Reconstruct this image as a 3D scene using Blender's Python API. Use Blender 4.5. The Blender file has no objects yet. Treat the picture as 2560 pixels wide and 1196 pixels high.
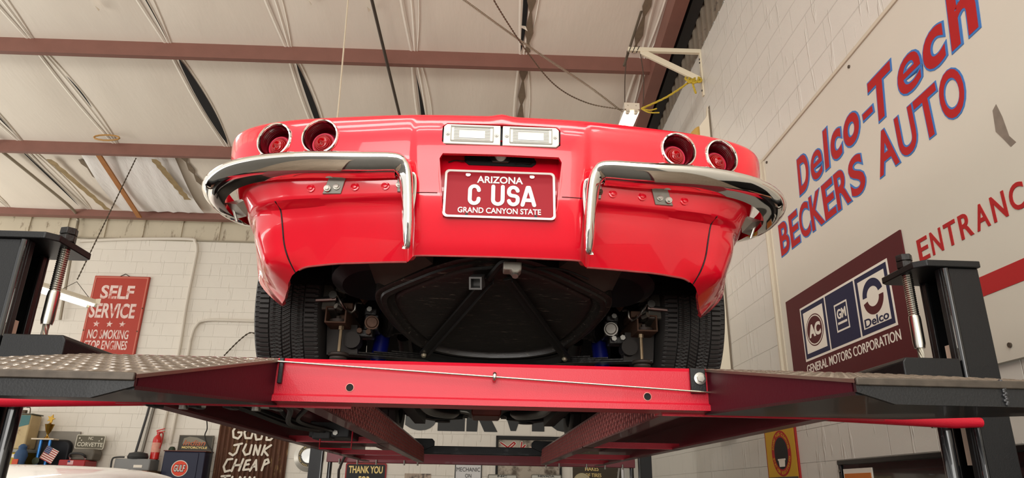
import bpy, bmesh, math, random
import numpy as np
from mathutils import Matrix, Vector
random.seed(7)
S = bpy.context.scene
COL = S.collection
PI = math.pi
EYE = 1.2                      # height of the lens above the floor; all z below are given from there
CAMX = -0.035
# ------------------------------------------------------------------ camera
cam = bpy.data.cameras.new('camera'); cam.sensor_width = 36.0; cam.lens = 1753.28 * 36 / 2560
cam.clip_start = 0.02; cam.clip_end = 200
co = bpy.data.objects.new('camera', cam); COL.objects.link(co)
PITCH, ROLL, YAW, DB = .345808, .018537, .04023, -.016174
def cam_basis():
    cy, sy, cp, sp = math.cos(YAW), math.sin(YAW), math.cos(PITCH), math.sin(PITCH)
    f = Vector((sy * cp, cy * cp, sp)); r = Vector((cy, -sy, 0)); u = r.cross(f)
    return math.cos(ROLL) * r + math.sin(ROLL) * u, math.cos(ROLL) * u - math.sin(ROLL) * r, f
RR, UU, FF = cam_basis()
m = Matrix((RR, UU, -FF)).transposed().to_4x4(); m.translation = (CAMX, 0, EYE)
co.matrix_world = m
S.camera = co
# ------------------------------------------------------------------ world, big lights, exposure
S.view_settings.view_transform = 'Standard'; S.view_settings.look = 'None'
S.view_settings.gamma = 1.0; S.view_settings.use_curve_mapping = False
S.view_settings.exposure = 0.1
S.cycles.max_bounces = 8; S.cycles.diffuse_bounces = 5; S.cycles.glossy_bounces = 4
S.cycles.use_denoising = True
S.cycles.sample_clamp_indirect = 6
w = bpy.data.worlds.new('sky'); S.world = w; w.use_nodes = True
w.node_tree.nodes['Background'].inputs[0].default_value = (1.0, .98, .94, 1)
w.node_tree.nodes['Background'].inputs[1].default_value = 1.05
def area(name, loc, target, sx, sy, power, color=(1, .97, .92)):
    l = bpy.data.lights.new(name, 'AREA'); l.shape = 'RECTANGLE'; l.size = sx; l.size_y = sy
    l.energy = power; l.color = color
    o = bpy.data.objects.new(name, l); COL.objects.link(o); o.location = loc
    o.rotation_euler = (Vector(target) - Vector(loc)).to_track_quat('-Z', 'Y').to_euler()
    return o
# daylight through the open doors behind the lens; below it, two added upward lamps that brighten the ceiling
area('door_daylight', (-1.0, -5.5, 2.4), (0, 3, 2.4), 6.0, 3.4, 230)
area('ceiling_fill', (-2.0, -16.0, .02), (-2.0, -16.0, 5), 20.0, 14.0, 5200, (1, .97, .92))
area('ceiling_fill', (-17.5, 3.5, .02), (-17.5, 3.5, 5), 10.0, 16.0, 2700, (1, .97, .92))
# rows of shop tubes over the bays to the left and above the lens
area('shop_tubes', (-5.0, 4.5, 4.9), (-5.0, 4.5, 0), 2.4, 1.2, 110)
for yy in (-.7, -1.9, -3.1): area('shop_tubes', (-.2, yy, 5.3), (-.2, yy + .3, 0), 6.5, .45, 85)

# ------------------------------------------------------------------ materials
def lin(c):
    c = c / 255.
    return c / 12.92 if c <= .04045 else ((c + .055) / 1.055) ** 2.4
def rgb(r, g, b): return (lin(r), lin(g), lin(b), 1)
MATS = {}
def mat(name, col, rough=.5, metal=0., coat=0., noise=0., nscale=8., bump=0., bscale=40., spec=.5, emit=0., rnoise=0., stretch=None, dark=None, dscale=3., dthr=.6, alpha=1., trans=0.):
    if name in MATS: return MATS[name]
    mt = bpy.data.materials.new(name); mt.use_nodes = True; nt = mt.node_tree; N = nt.nodes; L = nt.links
    b = N['Principled BSDF']; c = rgb(*col) if len(col) == 3 else col
    b.inputs['Base Color'].default_value = c; b.inputs['Roughness'].default_value = rough
    b.inputs['Metallic'].default_value = metal; b.inputs['Coat Weight'].default_value = coat
    b.inputs['Coat Roughness'].default_value = .03
    b.inputs['Specular IOR Level'].default_value = spec
    if trans: b.inputs['Transmission Weight'].default_value = trans
    if emit:
        b.inputs['Emission Color'].default_value = c; b.inputs['Emission Strength'].default_value = emit
    tc = None
    def coord():
        nonlocal tc
        if tc is None:
            t = N.new('ShaderNodeTexCoord'); mp = N.new('ShaderNodeMapping'); L.new(t.outputs['Object'], mp.inputs[0])
            if stretch: mp.inputs['Scale'].default_value = stretch
            tc = mp.outputs[0]
        return tc
    colout = None
    if noise:
        n = N.new('ShaderNodeTexNoise'); n.inputs['Scale'].default_value = nscale; n.inputs['Detail'].default_value = 6
        L.new(coord(), n.inputs['Vector'])
        mx = N.new('ShaderNodeMix'); mx.data_type = 'RGBA'
        mx.inputs[6].default_value = tuple(max(0, v * (1 - noise)) for v in c[:3]) + (1,)
        mx.inputs[7].default_value = tuple(min(1, v * (1 + noise)) for v in c[:3]) + (1,)
        L.new(n.outputs['Fac'], mx.inputs[0]); L.new(mx.outputs[2], b.inputs['Base Color']); colout = mx.outputs[2]
        if rnoise:
            r = N.new('ShaderNodeMapRange'); r.inputs[1].default_value = .3; r.inputs[2].default_value = .7
            r.inputs[3].default_value = max(.02, rough - rnoise); r.inputs[4].default_value = min(1, rough + rnoise)
            L.new(n.outputs['Fac'], r.inputs[0]); L.new(r.outputs[0], b.inputs['Roughness'])
    if dark:
        n = N.new('ShaderNodeTexNoise'); n.inputs['Scale'].default_value = dscale; n.inputs['Detail'].default_value = 8; n.inputs['Roughness'].default_value = .7
        L.new(coord(), n.inputs['Vector'])
        r = N.new('ShaderNodeMapRange'); r.inputs[1].default_value = dthr; r.inputs[2].default_value = dthr + .12
        L.new(n.outputs['Fac'], r.inputs[0])
        mx = N.new('ShaderNodeMix'); mx.data_type = 'RGBA'; mx.inputs[6].default_value = c; mx.inputs[7].default_value = rgb(*dark)
        if colout is not None: L.new(colout, mx.inputs[6])
        L.new(r.outputs[0], mx.inputs[0]); L.new(mx.outputs[2], b.inputs['Base Color'])
    if bump:
        n = N.new('ShaderNodeTexNoise'); n.inputs['Scale'].default_value = bscale; n.inputs['Detail'].default_value = 4
        L.new(coord(), n.inputs['Vector'])
        bp = N.new('ShaderNodeBump'); bp.inputs['Strength'].default_value = bump; bp.inputs['Distance'].default_value = .01
        L.new(n.outputs['Fac'], bp.inputs['Height']); L.new(bp.outputs[0], b.inputs['Normal'])
    MATS[name] = mt
    return mt

def block_wall(name, ax, col):
    """painted concrete block: faint joints, drips and chips; ax = which object axis runs along the wall"""
    mt = bpy.data.materials.new(name); mt.use_nodes = True; nt = mt.node_tree; N = nt.nodes; L = nt.links
    b = N['Principled BSDF']; b.inputs['Roughness'].default_value = .42
    t = N.new('ShaderNodeTexCoord'); sp = N.new('ShaderNodeSeparateXYZ'); cb = N.new('ShaderNodeCombineXYZ')
    L.new(t.outputs['Object'], sp.inputs[0]); L.new(sp.outputs[ax], cb.inputs[0]); L.new(sp.outputs[2], cb.inputs[1])
    br = N.new('ShaderNodeTexBrick'); br.inputs['Scale'].default_value = 1
    br.inputs['Brick Width'].default_value = .4; br.inputs['Row Height'].default_value = .2
    br.inputs['Mortar Size'].default_value = .004; br.inputs['Mortar Smooth'].default_value = .6
    L.new(cb.outputs[0], br.inputs['Vector'])
    n = N.new('ShaderNodeTexNoise'); n.inputs['Scale'].default_value = 1.2; n.inputs['Detail'].default_value = 7
    L.new(cb.outputs[0], n.inputs['Vector'])
    c = rgb(*col)
    mx = N.new('ShaderNodeMix'); mx.data_type = 'RGBA'
    mx.inputs[6].default_value = tuple(v * .93 for v in c[:3]) + (1,); mx.inputs[7].default_value = tuple(v * 1.05 for v in c[:3]) + (1,)
    L.new(n.outputs['Fac'], mx.inputs[0])
    # chips and pits
    n2 = N.new('ShaderNodeTexNoise'); n2.inputs['Scale'].default_value = 9; n2.inputs['Detail'].default_value = 9; n2.inputs['Roughness'].default_value = .75
    L.new(cb.outputs[0], n2.inputs['Vector'])
    r = N.new('ShaderNodeMapRange'); r.inputs[1].default_value = .69; r.inputs[2].default_value = .73; L.new(n2.outputs['Fac'], r.inputs[0])
    mx2 = N.new('ShaderNodeMix'); mx2.data_type = 'RGBA'; mx2.inputs[7].default_value = rgb(120, 105, 90)
    L.new(r.outputs[0], mx2.inputs[0]); L.new(mx.outputs[2], mx2.inputs[6])
    mx3 = N.new('ShaderNodeMix'); mx3.data_type = 'RGBA'; mx3.inputs[7].default_value = tuple(v * .8 for v in c[:3]) + (1,)
    ml = N.new('ShaderNodeMath'); ml.operation = 'MULTIPLY'; ml.inputs[1].default_value = .22
    L.new(br.outputs['Fac'], ml.inputs[0]); L.new(ml.outputs[0], mx3.inputs[0]); L.new(mx2.outputs[2], mx3.inputs[6])
    L.new(mx3.outputs[2], b.inputs['Base Color'])
    # drips run down the wall
    mp = N.new('ShaderNodeMapping'); mp.inputs['Scale'].default_value = (14, 2.2, 1); L.new(cb.outputs[0], mp.inputs[0])
    n3 = N.new('ShaderNodeTexNoise'); n3.inputs['Scale'].default_value = 1; n3.inputs['Detail'].default_value = 3; L.new(mp.outputs[0], n3.inputs['Vector'])
    r3 = N.new('ShaderNodeMapRange'); r3.inputs[1].default_value = .61; r3.inputs[2].default_value = .66; L.new(n3.outputs['Fac'], r3.inputs[0])
    ad = N.new('ShaderNodeMath'); ad.operation = 'SUBTRACT'; L.new(r3.outputs[0], ad.inputs[0]); L.new(br.outputs['Fac'], ad.inputs[1])
    ad2 = N.new('ShaderNodeMath'); ad2.operation = 'MULTIPLY_ADD'; ad2.inputs[1].default_value = .5; L.new(n2.outputs['Fac'], ad2.inputs[0]); L.new(ad.outputs[0], ad2.inputs[2])
    bp = N.new('ShaderNodeBump'); bp.inputs['Strength'].default_value = .7; bp.inputs['Distance'].default_value = .006
    L.new(ad2.outputs[0], bp.inputs['Height']); L.new(bp.outputs[0], b.inputs['Normal'])
    return mt

# ------------------------------------------------------------------ frames of reference
WM = Matrix.Translation((0, 0, EYE))                                          # car and lift
BM = Matrix.Translation((CAMX, 0, EYE)) @ Matrix.Rotation(DB, 4, 'Z')         # the building
XR, YB = 2.0, 11.0                                                           # right wall, back wall
RW = BM @ Matrix(((0, 0, -1, XR), (-1, 0, 0, 0), (0, 1, 0, 0), (0, 0, 0, 1)))  # (u along, v up, w off the right wall)
BW = BM @ Matrix(((1, 0, 0, 0), (0, 0, -1, YB), (0, 1, 0, 0), (0, 0, 0, 1)))   # (u, v, w) on the back wall
def roof_z(y): return 4.15 + .13 * (YB - y)

# ------------------------------------------------------------------ mesh builder
class MB:
    def __init__(s, M=WM): s.M = M; s.v = []; s.f = []; s.mi = []; s.cur = 0
    def add(s, vs, fs):
        o = len(s.v); s.v += [s.M @ Vector(p) for p in vs]
        for f in fs: s.f.append(tuple(i + o for i in f)); s.mi.append(s.cur)
        return s
    def box(s, x0, x1, y0, y1, z0, z1):
        vs = [(x, y, z) for z in (z0, z1) for y in (y0, y1) for x in (x0, x1)]
        return s.add(vs, [(0, 2, 3, 1), (4, 5, 7, 6), (0, 1, 5, 4), (2, 6, 7, 3), (0, 4, 6, 2), (1, 3, 7, 5)])
    def hexa(s, p):                    # 8 corners: bottom 4 ring, top 4 ring
        return s.add(p, [(3, 2, 1, 0), (4, 5, 6, 7), (0, 1, 5, 4), (1, 2, 6, 5), (2, 3, 7, 6), (3, 0, 4, 7)])
    def prism(s, poly, d):             # polygon of 3-D points swept by vector d
        n = len(poly); d = Vector(d); a = [Vector(p) for p in poly]
        vs = a + [p + d for p in a]
        return s.add(vs, [tuple(range(n))[::-1], tuple(range(n, 2 * n))] + [(i, (i + 1) % n, n + (i + 1) % n, n + i) for i in range(n)])
    def cyl(s, p0, p1, r, n=16, r1=None, caps=True):
        p0, p1 = Vector(p0), Vector(p1); t = (p1 - p0).normalized(); r1 = r if r1 is None else r1
        a = t.orthogonal().normalized(); b = t.cross(a)
        vs = []
        for p, q in ((p0, r), (p1, r1)):
            for i in range(n):
                c = 2 * PI * i / n; vs.append(p + q * (math.cos(c) * a + math.sin(c) * b))
        fs = [(i, (i + 1) % n, n + (i + 1) % n, n + i) for i in range(n)]
        if caps: fs += [tuple(range(n))[::-1], tuple(range(n, 2 * n))]
        return s.add(vs, fs)
    def tube(s, path, r, n=8, closed=False):
        P = [Vector(p) for p in path]; k = len(P); vs = []; fs = []
        rr = r if isinstance(r, (list, tuple)) else [r] * k
        a = None
        for i in range(k):
            t = (P[(i + 1) % k] - P[i - 1]) if closed else (P[min(i + 1, k - 1)] - P[max(i - 1, 0)])
            t.normalize()
            a = t.orthogonal().normalized() if a is None else (a - t * a.dot(t)).normalized()
            b = t.cross(a)
            for j in range(n):
                c = 2 * PI * j / n; vs.append(P[i] + rr[i] * (math.cos(c) * a + math.sin(c) * b))
        for i in range(k if closed else k - 1):
            for j in range(n):
                i2 = (i + 1) % k
                fs.append((i * n + j, i * n + (j + 1) % n, i2 * n + (j + 1) % n, i2 * n + j))
        if not closed: fs += [tuple(range(n))[::-1], tuple(range((k - 1) * n, k * n))]
        return s.add(vs, fs)
    def grid(s, rows, closed=False):   # rows of equal length
        k = len(rows[0]); vs = [p for r in rows for p in r]; fs = []
        for i in range(len(rows) - 1):
            for j in range(k if closed else k - 1):
                j2 = (j + 1) % k
                fs.append((i * k + j, i * k + j2, (i + 1) * k + j2, (i + 1) * k + j))
        return s.add(vs, fs)
    def lathe(s, prof, o, ax, n=32, a=None):   # prof: (radius, along)
        o, ax = Vector(o), Vector(ax).normalized(); a = ax.orthogonal().normalized() if a is None else Vector(a); b = ax.cross(a)
        rows = [[o + ax * h + r * (math.cos(2 * PI * j / n) * a + math.sin(2 * PI * j / n) * b) for j in range(n)] for r, h in prof]
        return s.grid(rows, True)
    def rect(s, u0, u1, v0, v1, w0, w1): return s.box(u0, u1, v0, v1, w0, w1)
    def text(s, t, u0, u1, v0, v1, w0, w1, bold=0., shear=0.):
        vs, fs = glyphs(t, bold, shear)
        if not vs: return s
        xs = [p[0] for p in vs]; ys = [p[1] for p in vs]; zs = [p[2] for p in vs]
        kx = (u1 - u0) / max(1e-6, max(xs) - min(xs)); ky = (v1 - v0) / max(1e-6, max(ys) - min(ys)); kz = (w1 - w0) / max(1e-6, max(zs) - min(zs))
        return s.add([(u0 + (p[0] - min(xs)) * kx, v0 + (p[1] - min(ys)) * ky, w0 + (p[2] - min(zs)) * kz) for p in vs], fs)
    def disc(s, u, v, ru, rv, w0, w1, n=32): return s.prism([(u + ru * math.cos(2 * PI * i / n), v + rv * math.sin(2 * PI * i / n), w0) for i in range(n)], (0, 0, w1 - w0))
    def ring(s, u, v, ru, rv, th, w0, w1, a0=0., a1=2 * PI, n=36):
        full = abs(a1 - a0 - 2 * PI) < 1e-3; rows = []
        for i in range(n + 1):
            a = a0 + (a1 - a0) * i / n; c, q = math.cos(a), math.sin(a)
            o = (u + ru * c, v + rv * q); k = (u + (ru - th) * c, v + (rv - th) * q)
            rows.append([(k[0], k[1], w0), (o[0], o[1], w0), (o[0], o[1], w1), (k[0], k[1], w1)])
        s.grid(rows, True)
        if not full: s.add(rows[0], [(0, 1, 2, 3)]); s.add(rows[-1], [(3, 2, 1, 0)])
        return s
    def stroke(s, pts, th, w0, w1):    # a painted brush line with round ends, flat on the wall
        P = [Vector((p[0], p[1], 0)) for p in pts]
        for kk, (a, b) in enumerate(zip(P[:-1], P[1:])):
            d = b - a
            if d.length < 1e-6: continue
            d.normalize(); n = Vector((-d.y, d.x, 0)) * th / 2
            e = [a - n, b - n]; ang = math.atan2(-n.y, -n.x)
            poly = [a + Vector((math.cos(ang - PI * k / 6), math.sin(ang - PI * k / 6), 0)) * th / 2 for k in range(1, 6)][::-1]
            poly = poly + [a - n, b - n] + [b + Vector((math.cos(ang + PI * k / 6), math.sin(ang + PI * k / 6), 0)) * th / 2 for k in range(1, 6)] + [b + n, a + n]
            s.prism([(p.x, p.y, w0) for p in poly], (0, 0, (w1 - w0) * (1 + .012 * kk)))
        return s
    def mesh(s, name, mats, inv=None, smooth=30.):
        me = bpy.data.meshes.new(name)
        v = s.v if inv is None else [inv @ p for p in s.v]
        me.from_pydata([tuple(p) for p in v], [], s.f)
        for mt in (mats if isinstance(mats, (list, tuple)) else [mats]): me.materials.append(mt)
        if len(me.materials) > 1: me.polygons.foreach_set('material_index', s.mi)
        me.update()
        if smooth:
            me.polygons.foreach_set('use_smooth', [True] * len(me.polygons))
            me.set_sharp_from_angle(angle=math.radians(smooth))
        return me

_gl = {}
def glyphs(t, bold, shear):
    key = (t, bold, shear)
    if key not in _gl:
        c = bpy.data.curves.new('lettering', 'FONT'); c.body = t; c.extrude = .02; c.offset = bold; c.shear = shear; c.resolution_u = 5; c.size = 1
        o = bpy.data.objects.new('lettering', c); COL.objects.link(o)
        dg = bpy.context.evaluated_depsgraph_get(); me = bpy.data.meshes.new_from_object(o.evaluated_get(dg))
        vs = [tuple(v.co) for v in me.vertices]; fs = [tuple(p.vertices) for p in me.polygons]
        bpy.data.objects.remove(o); bpy.data.curves.remove(c); bpy.data.meshes.remove(me)
        _gl[key] = (vs, fs)
    return _gl[key]

def tag(o, label=None, cat=None, group=None, kind=None):
    if label: o['label'] = label
    if cat: o['category'] = cat
    if group: o['group'] = group
    if kind: o['kind'] = kind
    return o
INV = {}
def thing(name, label, cat, base, M=WM, group=None):
    """an Empty at the base of a thing; its parts are built in the same world and parented to it"""
    o = bpy.data.objects.new(name, None); COL.objects.link(o); o.empty_display_size = .1
    T = M @ Matrix.Translation(base); o.matrix_world = T
    INV[o.name] = T.inverted()
    return tag(o, label, cat, group)
def part(name, mb, mats, parent, label=None, smooth=30., bevel=0.):
    inv = INV[parent.name]
    o = bpy.data.objects.new(name, mb.mesh(name, mats, inv, smooth)); COL.objects.link(o); o.parent = parent
    INV[o.name] = inv
    if label: o['label'] = label
    if bevel: add_bevel(o, bevel)
    return o
def add_bevel(o, r):
    b = o.modifiers.new('bevel', 'BEVEL'); b.width = r; b.segments = 2; b.limit_method = 'ANGLE'; b.angle_limit = .6
    b.harden_normals = False
def single(name, mb, mats, label, cat, group=None, smooth=30., bevel=0.):
    """a thing made of one mesh, its origin in the middle of its base"""
    xs = [p.x for p in mb.v]; ys = [p.y for p in mb.v]; zs = [p.z for p in mb.v]
    T = Matrix.Translation(((min(xs) + max(xs)) / 2, (min(ys) + max(ys)) / 2, min(zs)))
    o = bpy.data.objects.new(name, mb.mesh(name, mats, T.inverted(), smooth)); COL.objects.link(o); o.matrix_world = T
    INV[o.name] = T.inverted()
    if bevel: add_bevel(o, bevel)
    return tag(o, label, cat, group)
def struct(name, mb, mats, M=BM, smooth=30., bevel=0.):
    o = bpy.data.objects.new(name, mb.mesh(name, mats, M.inverted(), smooth)); COL.objects.link(o); o.matrix_world = M
    if bevel: add_bevel(o, bevel)
    return tag(o, kind='structure')
def spline(pts, n=8):                  # Catmull-Rom through points
    P = [Vector(p) for p in pts]; out = []
    for i in range(len(P) - 1):
        a, b, c, d = P[max(i - 1, 0)], P[i], P[i + 1], P[min(i + 2, len(P) - 1)]
        for k in range(n):
            t = k / n; out.append(.5 * ((2 * b) + (c - a) * t + (2 * a - 5 * b + 4 * c - d) * t * t + (3 * b - a - 3 * c + d) * t ** 3))
    return out + [P[-1]]
def pchip(x, y, q):                    # monotone cubic, columns of y
    x = np.asarray(x, float); y = np.asarray(y, float)
    h = np.diff(x); d = np.diff(y, axis=0) / h.reshape((-1,) + (1,) * (y.ndim - 1))
    mm = np.zeros_like(y); hs = h.reshape((-1,) + (1,) * (y.ndim - 1))
    w1 = 2 * hs[1:] + hs[:-1]; w2 = hs[1:] + 2 * hs[:-1]
    ok = d[:-1] * d[1:] > 0; dd = np.where(ok, d[:-1] * d[1:], 1)
    mm[1:-1] = np.where(ok, (w1 + w2) * dd / np.where(ok, w1 * d[1:] + w2 * d[:-1], 1), 0)
    mm[0] = d[0]; mm[-1] = d[-1]
    i = np.clip(np.searchsorted(x, q) - 1, 0, len(x) - 2); t = (q - x[i]) / h[i]
    sh = (-1,) + (1,) * (y.ndim - 1); t = t.reshape(sh); H = h[i].reshape(sh)
    return (2*t**3-3*t**2+1)*y[i] + (t**3-2*t**2+t)*H*mm[i] + (-2*t**3+3*t**2)*y[i+1] + (t**3-t**2)*H*mm[i+1]
def boolean(o, cutters, solver='EXACT'):
    """cut holes (lamps, plate pocket) out of a shell, then drop the cutters"""
    cs = []
    for mb in cutters:
        me = mb.mesh('cutter', [], None, 0); bm = bmesh.new(); bm.from_mesh(me); bmesh.ops.recalc_face_normals(bm, faces=bm.faces); bm.to_mesh(me); bm.free()
        c = bpy.data.objects.new('cutter', me); COL.objects.link(c); cs.append(c)
        md = o.modifiers.new('cut', 'BOOLEAN'); md.object = c; md.operation = 'DIFFERENCE'; md.solver = solver
    bpy.context.view_layer.update()
    dg = bpy.context.evaluated_depsgraph_get(); me = bpy.data.meshes.new_from_object(o.evaluated_get(dg))
    o.modifiers.clear(); old = o.data; o.data = me; bpy.data.meshes.remove(old)
    for c in cs: bpy.data.objects.remove(c)
    o.data.polygons.foreach_set('use_smooth', [True] * len(o.data.polygons)); o.data.set_sharp_from_angle(angle=math.radians(38))
# ================================================================== the building
cream = (208, 204, 194)
M_wall_r = block_wall('painted_block_right', 1, cream)
M_wall_b = block_wall('painted_block_back', 0, (222, 214, 200))
M_ins = mat('insulation_facing', (228, 218, 202), .55, noise=.05, nscale=1.5, bump=.25, bscale=6, stretch=(3, .6, 1))
M_gap = mat('open_seam', (22, 20, 18), .9)
M_tape = mat('seam_fold', (232, 224, 208), .5, noise=.06, nscale=20)
M_dirt = mat('stained_seam', (120, 104, 84), .8, noise=.3, nscale=18)
M_purl = mat('red_oxide_steel', (124, 82, 70), .5, noise=.14, nscale=6, bump=.1, bscale=30)
M_floor = mat('concrete', (70, 68, 64), .55, noise=.1, nscale=3)
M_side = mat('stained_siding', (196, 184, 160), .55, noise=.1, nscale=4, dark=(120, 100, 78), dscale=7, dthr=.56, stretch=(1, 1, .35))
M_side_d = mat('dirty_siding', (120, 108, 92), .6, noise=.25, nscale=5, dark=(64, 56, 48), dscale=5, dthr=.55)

b = MB(BM); b.box(-12, 2.0, -12, YB, -1.3, -EYE); struct('floor', b, M_floor)
b = MB(BM); b.box(XR, XR + .2, -8, YB + .2, -EYE, 4.2); struct('wall_right', b, M_wall_r)
b = MB(BM); b.box(-12, XR, YB, YB + .2, -EYE, 3.785); struct('wall_back', b, M_wall_b)
# corrugated metal siding above the block on the right, ribbed panels above it at the back
b = MB(BM); rows = [[], []]
y = -3.0
while y < YB:
    for dy, w in ((0, .0), (.05, .0), (.07, .03), (.11, .03), (.13, .0)):
        rows[0].append((XR + .02 - w, y + dy, 4.2)); rows[1].append((XR + .02 - w, y + dy, roof_z(y + dy) + .05))
    y += .15
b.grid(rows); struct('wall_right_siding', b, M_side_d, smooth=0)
b = MB(BM); x = -12.0
while x < XR - .2:
    b.box(x, x + .585, YB + .01, YB + .04, 3.785, 4.35); b.box(x + .585, x + .62, YB - .012, YB + .04, 3.785, 4.35); x += .62
struct('wall_back_siding', b, M_side)
# insulation blankets between the purlins, with seams
seams = [-10.5, -9.2, -7.9, -6.6, -5.3, -3.77, -2.42, -1.0, .24, 1.62]
PURL = [(-1.2, .2), (.8, .2), (2.8, .2), (4.8, .2), (6.8, .2), (8.82, .19), (10.72, .14)]
py = [-3] + [p[0] for p in PURL] + [YB]
def ceil_z(x, y):
    f = 0
    for a, c in zip(py[:-1], py[1:]):
        if a <= y <= c: f = math.sin(PI * (y - a) / (c - a))
    d = min(abs(x - q) for q in seams)
    return roof_z(y) - .032 * f * min(1, d / .45) ** .6 - .004 * math.sin(x * 9 + y * 2) * f
b = MB(BM)
xs = sorted(set([-12 + .13 * i for i in range(108)] + seams + [q + d for q in seams for d in (-.03, .03)])); xs = [x for x in xs if x <= XR + .05]
ys = [-3 + .2 * i for i in range(71)]
b.grid([[(x, y, ceil_z(x, y)) for y in ys] for x in xs])
b.cur = 1                                                        # seams that have come open
for q, y0, y1, w in ((-3.73, 7.02, 8.75, .12), (-2.38, 7.05, 8.75, .075), (-1.0, 7.2, 8.7, .10), (.22, 5.4, 6.75, .05), (-3.74, 5.2, 6.7, .012), (-6.7, 8.9, 10.6, .03), (-5.2, 7.4, 8.0, .02), (-6.55, 7.1, 8.6, .03), (-5.85, 9.0, 10.6, .05)):
    n = 14; r0, r1 = [], []
    for i in range(n + 1):
        t = i / n; yy = y0 + (y1 - y0) * t; k = w * (math.sin(PI * t) ** .7 if q != -1.0 else t); xx = q + .02 * math.sin(3 * t)
        r0.append((xx - k / 2, yy, ceil_z(xx, yy) - .012)); r1.append((xx + k / 2 + .002, yy, ceil_z(xx, yy) - .012))
    b.grid([r0, r1])
b.cur = 2                                                        # folded edges beside the seams
for q in seams:
    for off, w in ((-.05, .022), (.06, .016), (.14, .008)):
        for a, c in zip(py[:-1], py[1:]):
            n = 10; r0, r1, r2 = [], [], []
            for i in range(n + 1):
                yy = a + (c - a) * i / n; k = off * (.35 + .65 * math.sin(PI * i / n)); z = ceil_z(q + k, yy)
                r0.append((q + k - w, yy, z - .003)); r1.append((q + k, yy, z - .011)); r2.append((q + k + w, yy, z - .003))
            b.grid([r0, r1, r2])
b.cur = 3
for q, y0, y1 in ((.3, 4.9, 6.75), (.27, 6.95, 8.7), (1.5, 5, 6.7), (-4.45, 9.0, 10.2), (-5.95, 9.2, 10.5)):
    n = 12; r0, r1 = [], []
    for i in range(n + 1):
        yy = y0 + (y1 - y0) * i / n; k = .03 + .02 * math.sin(i * 2.1)
        r0.append((q - k, yy, ceil_z(q, yy) - .016)); r1.append((q + k, yy, ceil_z(q, yy) - .016))
    b.grid([r0, r1])
struct('ceiling', b, [M_ins, M_gap, M_tape, M_dirt])
for i, (y, h) in enumerate(PURL):
    b = MB(BM); z = roof_z(y) + .02; d = .065 if i < 6 else .12
    b.box(-12, 1.86, y, y + .01, z - h, z); b.box(-12, 1.86, y + .0102, y + d, z - h, z - h + .012)
    b.box(-12, 1.86, y + .0102, y + d, z - .012, z)
    struct('trim_%d' % (i + 1), b, M_purl)
b = MB(BM)                                                       # rafter along the right wall and the dark beam over it
def slope(x0, x1, dz0, dz1, y0=-3, y1=10.75):
    b.hexa([(x0, y0, roof_z(y0) + dz0), (x1, y0, roof_z(y0) + dz0), (x1, y1, roof_z(y1) + dz0), (x0, y1, roof_z(y1) + dz0),
            (x0, y0, roof_z(y0) + dz1), (x1, y0, roof_z(y0) + dz1), (x1, y1, roof_z(y1) + dz1), (x0, y1, roof_z(y1) + dz1)])
slope(1.70, 1.84, -.27, -.25); slope(1.70, 1.712, -.25, -.02); slope(1.7122, 1.84, -.05, -.03)
struct('trim_8', b, M_purl)
b = MB(BM); slope(1.88, 1.99, -.24, -.05); struct('trim_9', b, mat('black_steel_beam', (40, 38, 36), .6, noise=.2))
# back wall eave trim
b = MB(BM); b.box(-12, XR, YB - .03, YB + .02, 3.77, 3.79); struct('trim_10', b, mat('wall_cap', (150, 140, 120), .6))
# ================================================================== the red sports car
CARRED = mat('car_red_paint', (232, 12, 40), .22, coat=1., spec=.4)
BLACK = mat('undercoat_black', (20, 19, 18), .55, noise=.3, nscale=14, bump=.4, bscale=60)
CHROME = mat('chrome', (235, 232, 226), .06, 1.)
STEEL = mat('bare_steel', (170, 166, 158), .32, 1., noise=.2, nscale=20)
RUST = mat('rusty_steel', (92, 66, 50), .7, .3, noise=.35, nscale=22)
GREASY = mat('greasy_black_steel', (34, 31, 29), .42, .35, noise=.35, nscale=25, bump=.3, bscale=50)
RUBBER = mat('tyre_rubber', (44, 42, 40), .62, noise=.15, nscale=12)
car = thing('sports_car', 'glossy red sports car seen from below and behind, raised on the four-post lift', 'car', (0, 3.9, .335))
KEYS = [  # plan point at the ridge, ridge height, then (z, inset) levels
    (0.00, 1.720), (.20, 1.727), (.226, 1.729), (.250, 1.731), (.42, 1.755), (.57, 1.782), (.66, 1.806), (.725, 1.836), (.775, 1.88), (.808, 1.95), (.828, 2.07), (.838, 2.20),
    (.85, 2.36), (.862, 2.50), (.875, 2.735), (.868, 2.97), (.855, 3.11), (.84, 3.4), (.81, 4.0), (.835, 4.6), (.85, 4.83), (.86, 4.98), (.868, 5.22), (.862, 5.46), (.85, 5.62), (.82, 5.85), (.72, 6.08), (.45, 6.2), (0.0, 6.24)]
ZR = [.992, .99, .99, .99, .988, .986, .985, .984, .983, .985, .99, 1.0, 1.02, 1.04, 1.06, 1.04, 1.02, 1.0, .97, .99, 1.0, 1.01, 1.02, 1.0, .98, .93, .88, .86, .86]
center = [(.990, -.035), (.982, 0), (.965, .008), (.925, .014), (.87, .010), (.82, .0), (.765, -.010), (.748, -.014), (.735, -.018), (.70, -.030), (.655, -.048), (.62, -.064), (.596, -.080)]
outer = [(.990, -.035), (.982, 0), (.965, .007), (.925, .010), (.87, .004), (.82, -.012), (.768, -.028), (.752, -.034), (.742, -.056), (.70, -.072), (.655, -.092), (.62, -.110), (.592, -.126)]
quart = [(.985, -.03), (.976, 0), (.96, .004), (.925, .002), (.87, -.010), (.82, -.026), (.775, -.050), (.757, -.060), (.745, -.072), (.70, -.078), (.65, -.094), (.61, -.110), (.56, -.178)]
def lerp_prof(p, q, t): return [(a[0] + (c[0] - a[0]) * t, a[1] + (c[1] - a[1]) * t) for a, c in zip(p, q)]
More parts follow.
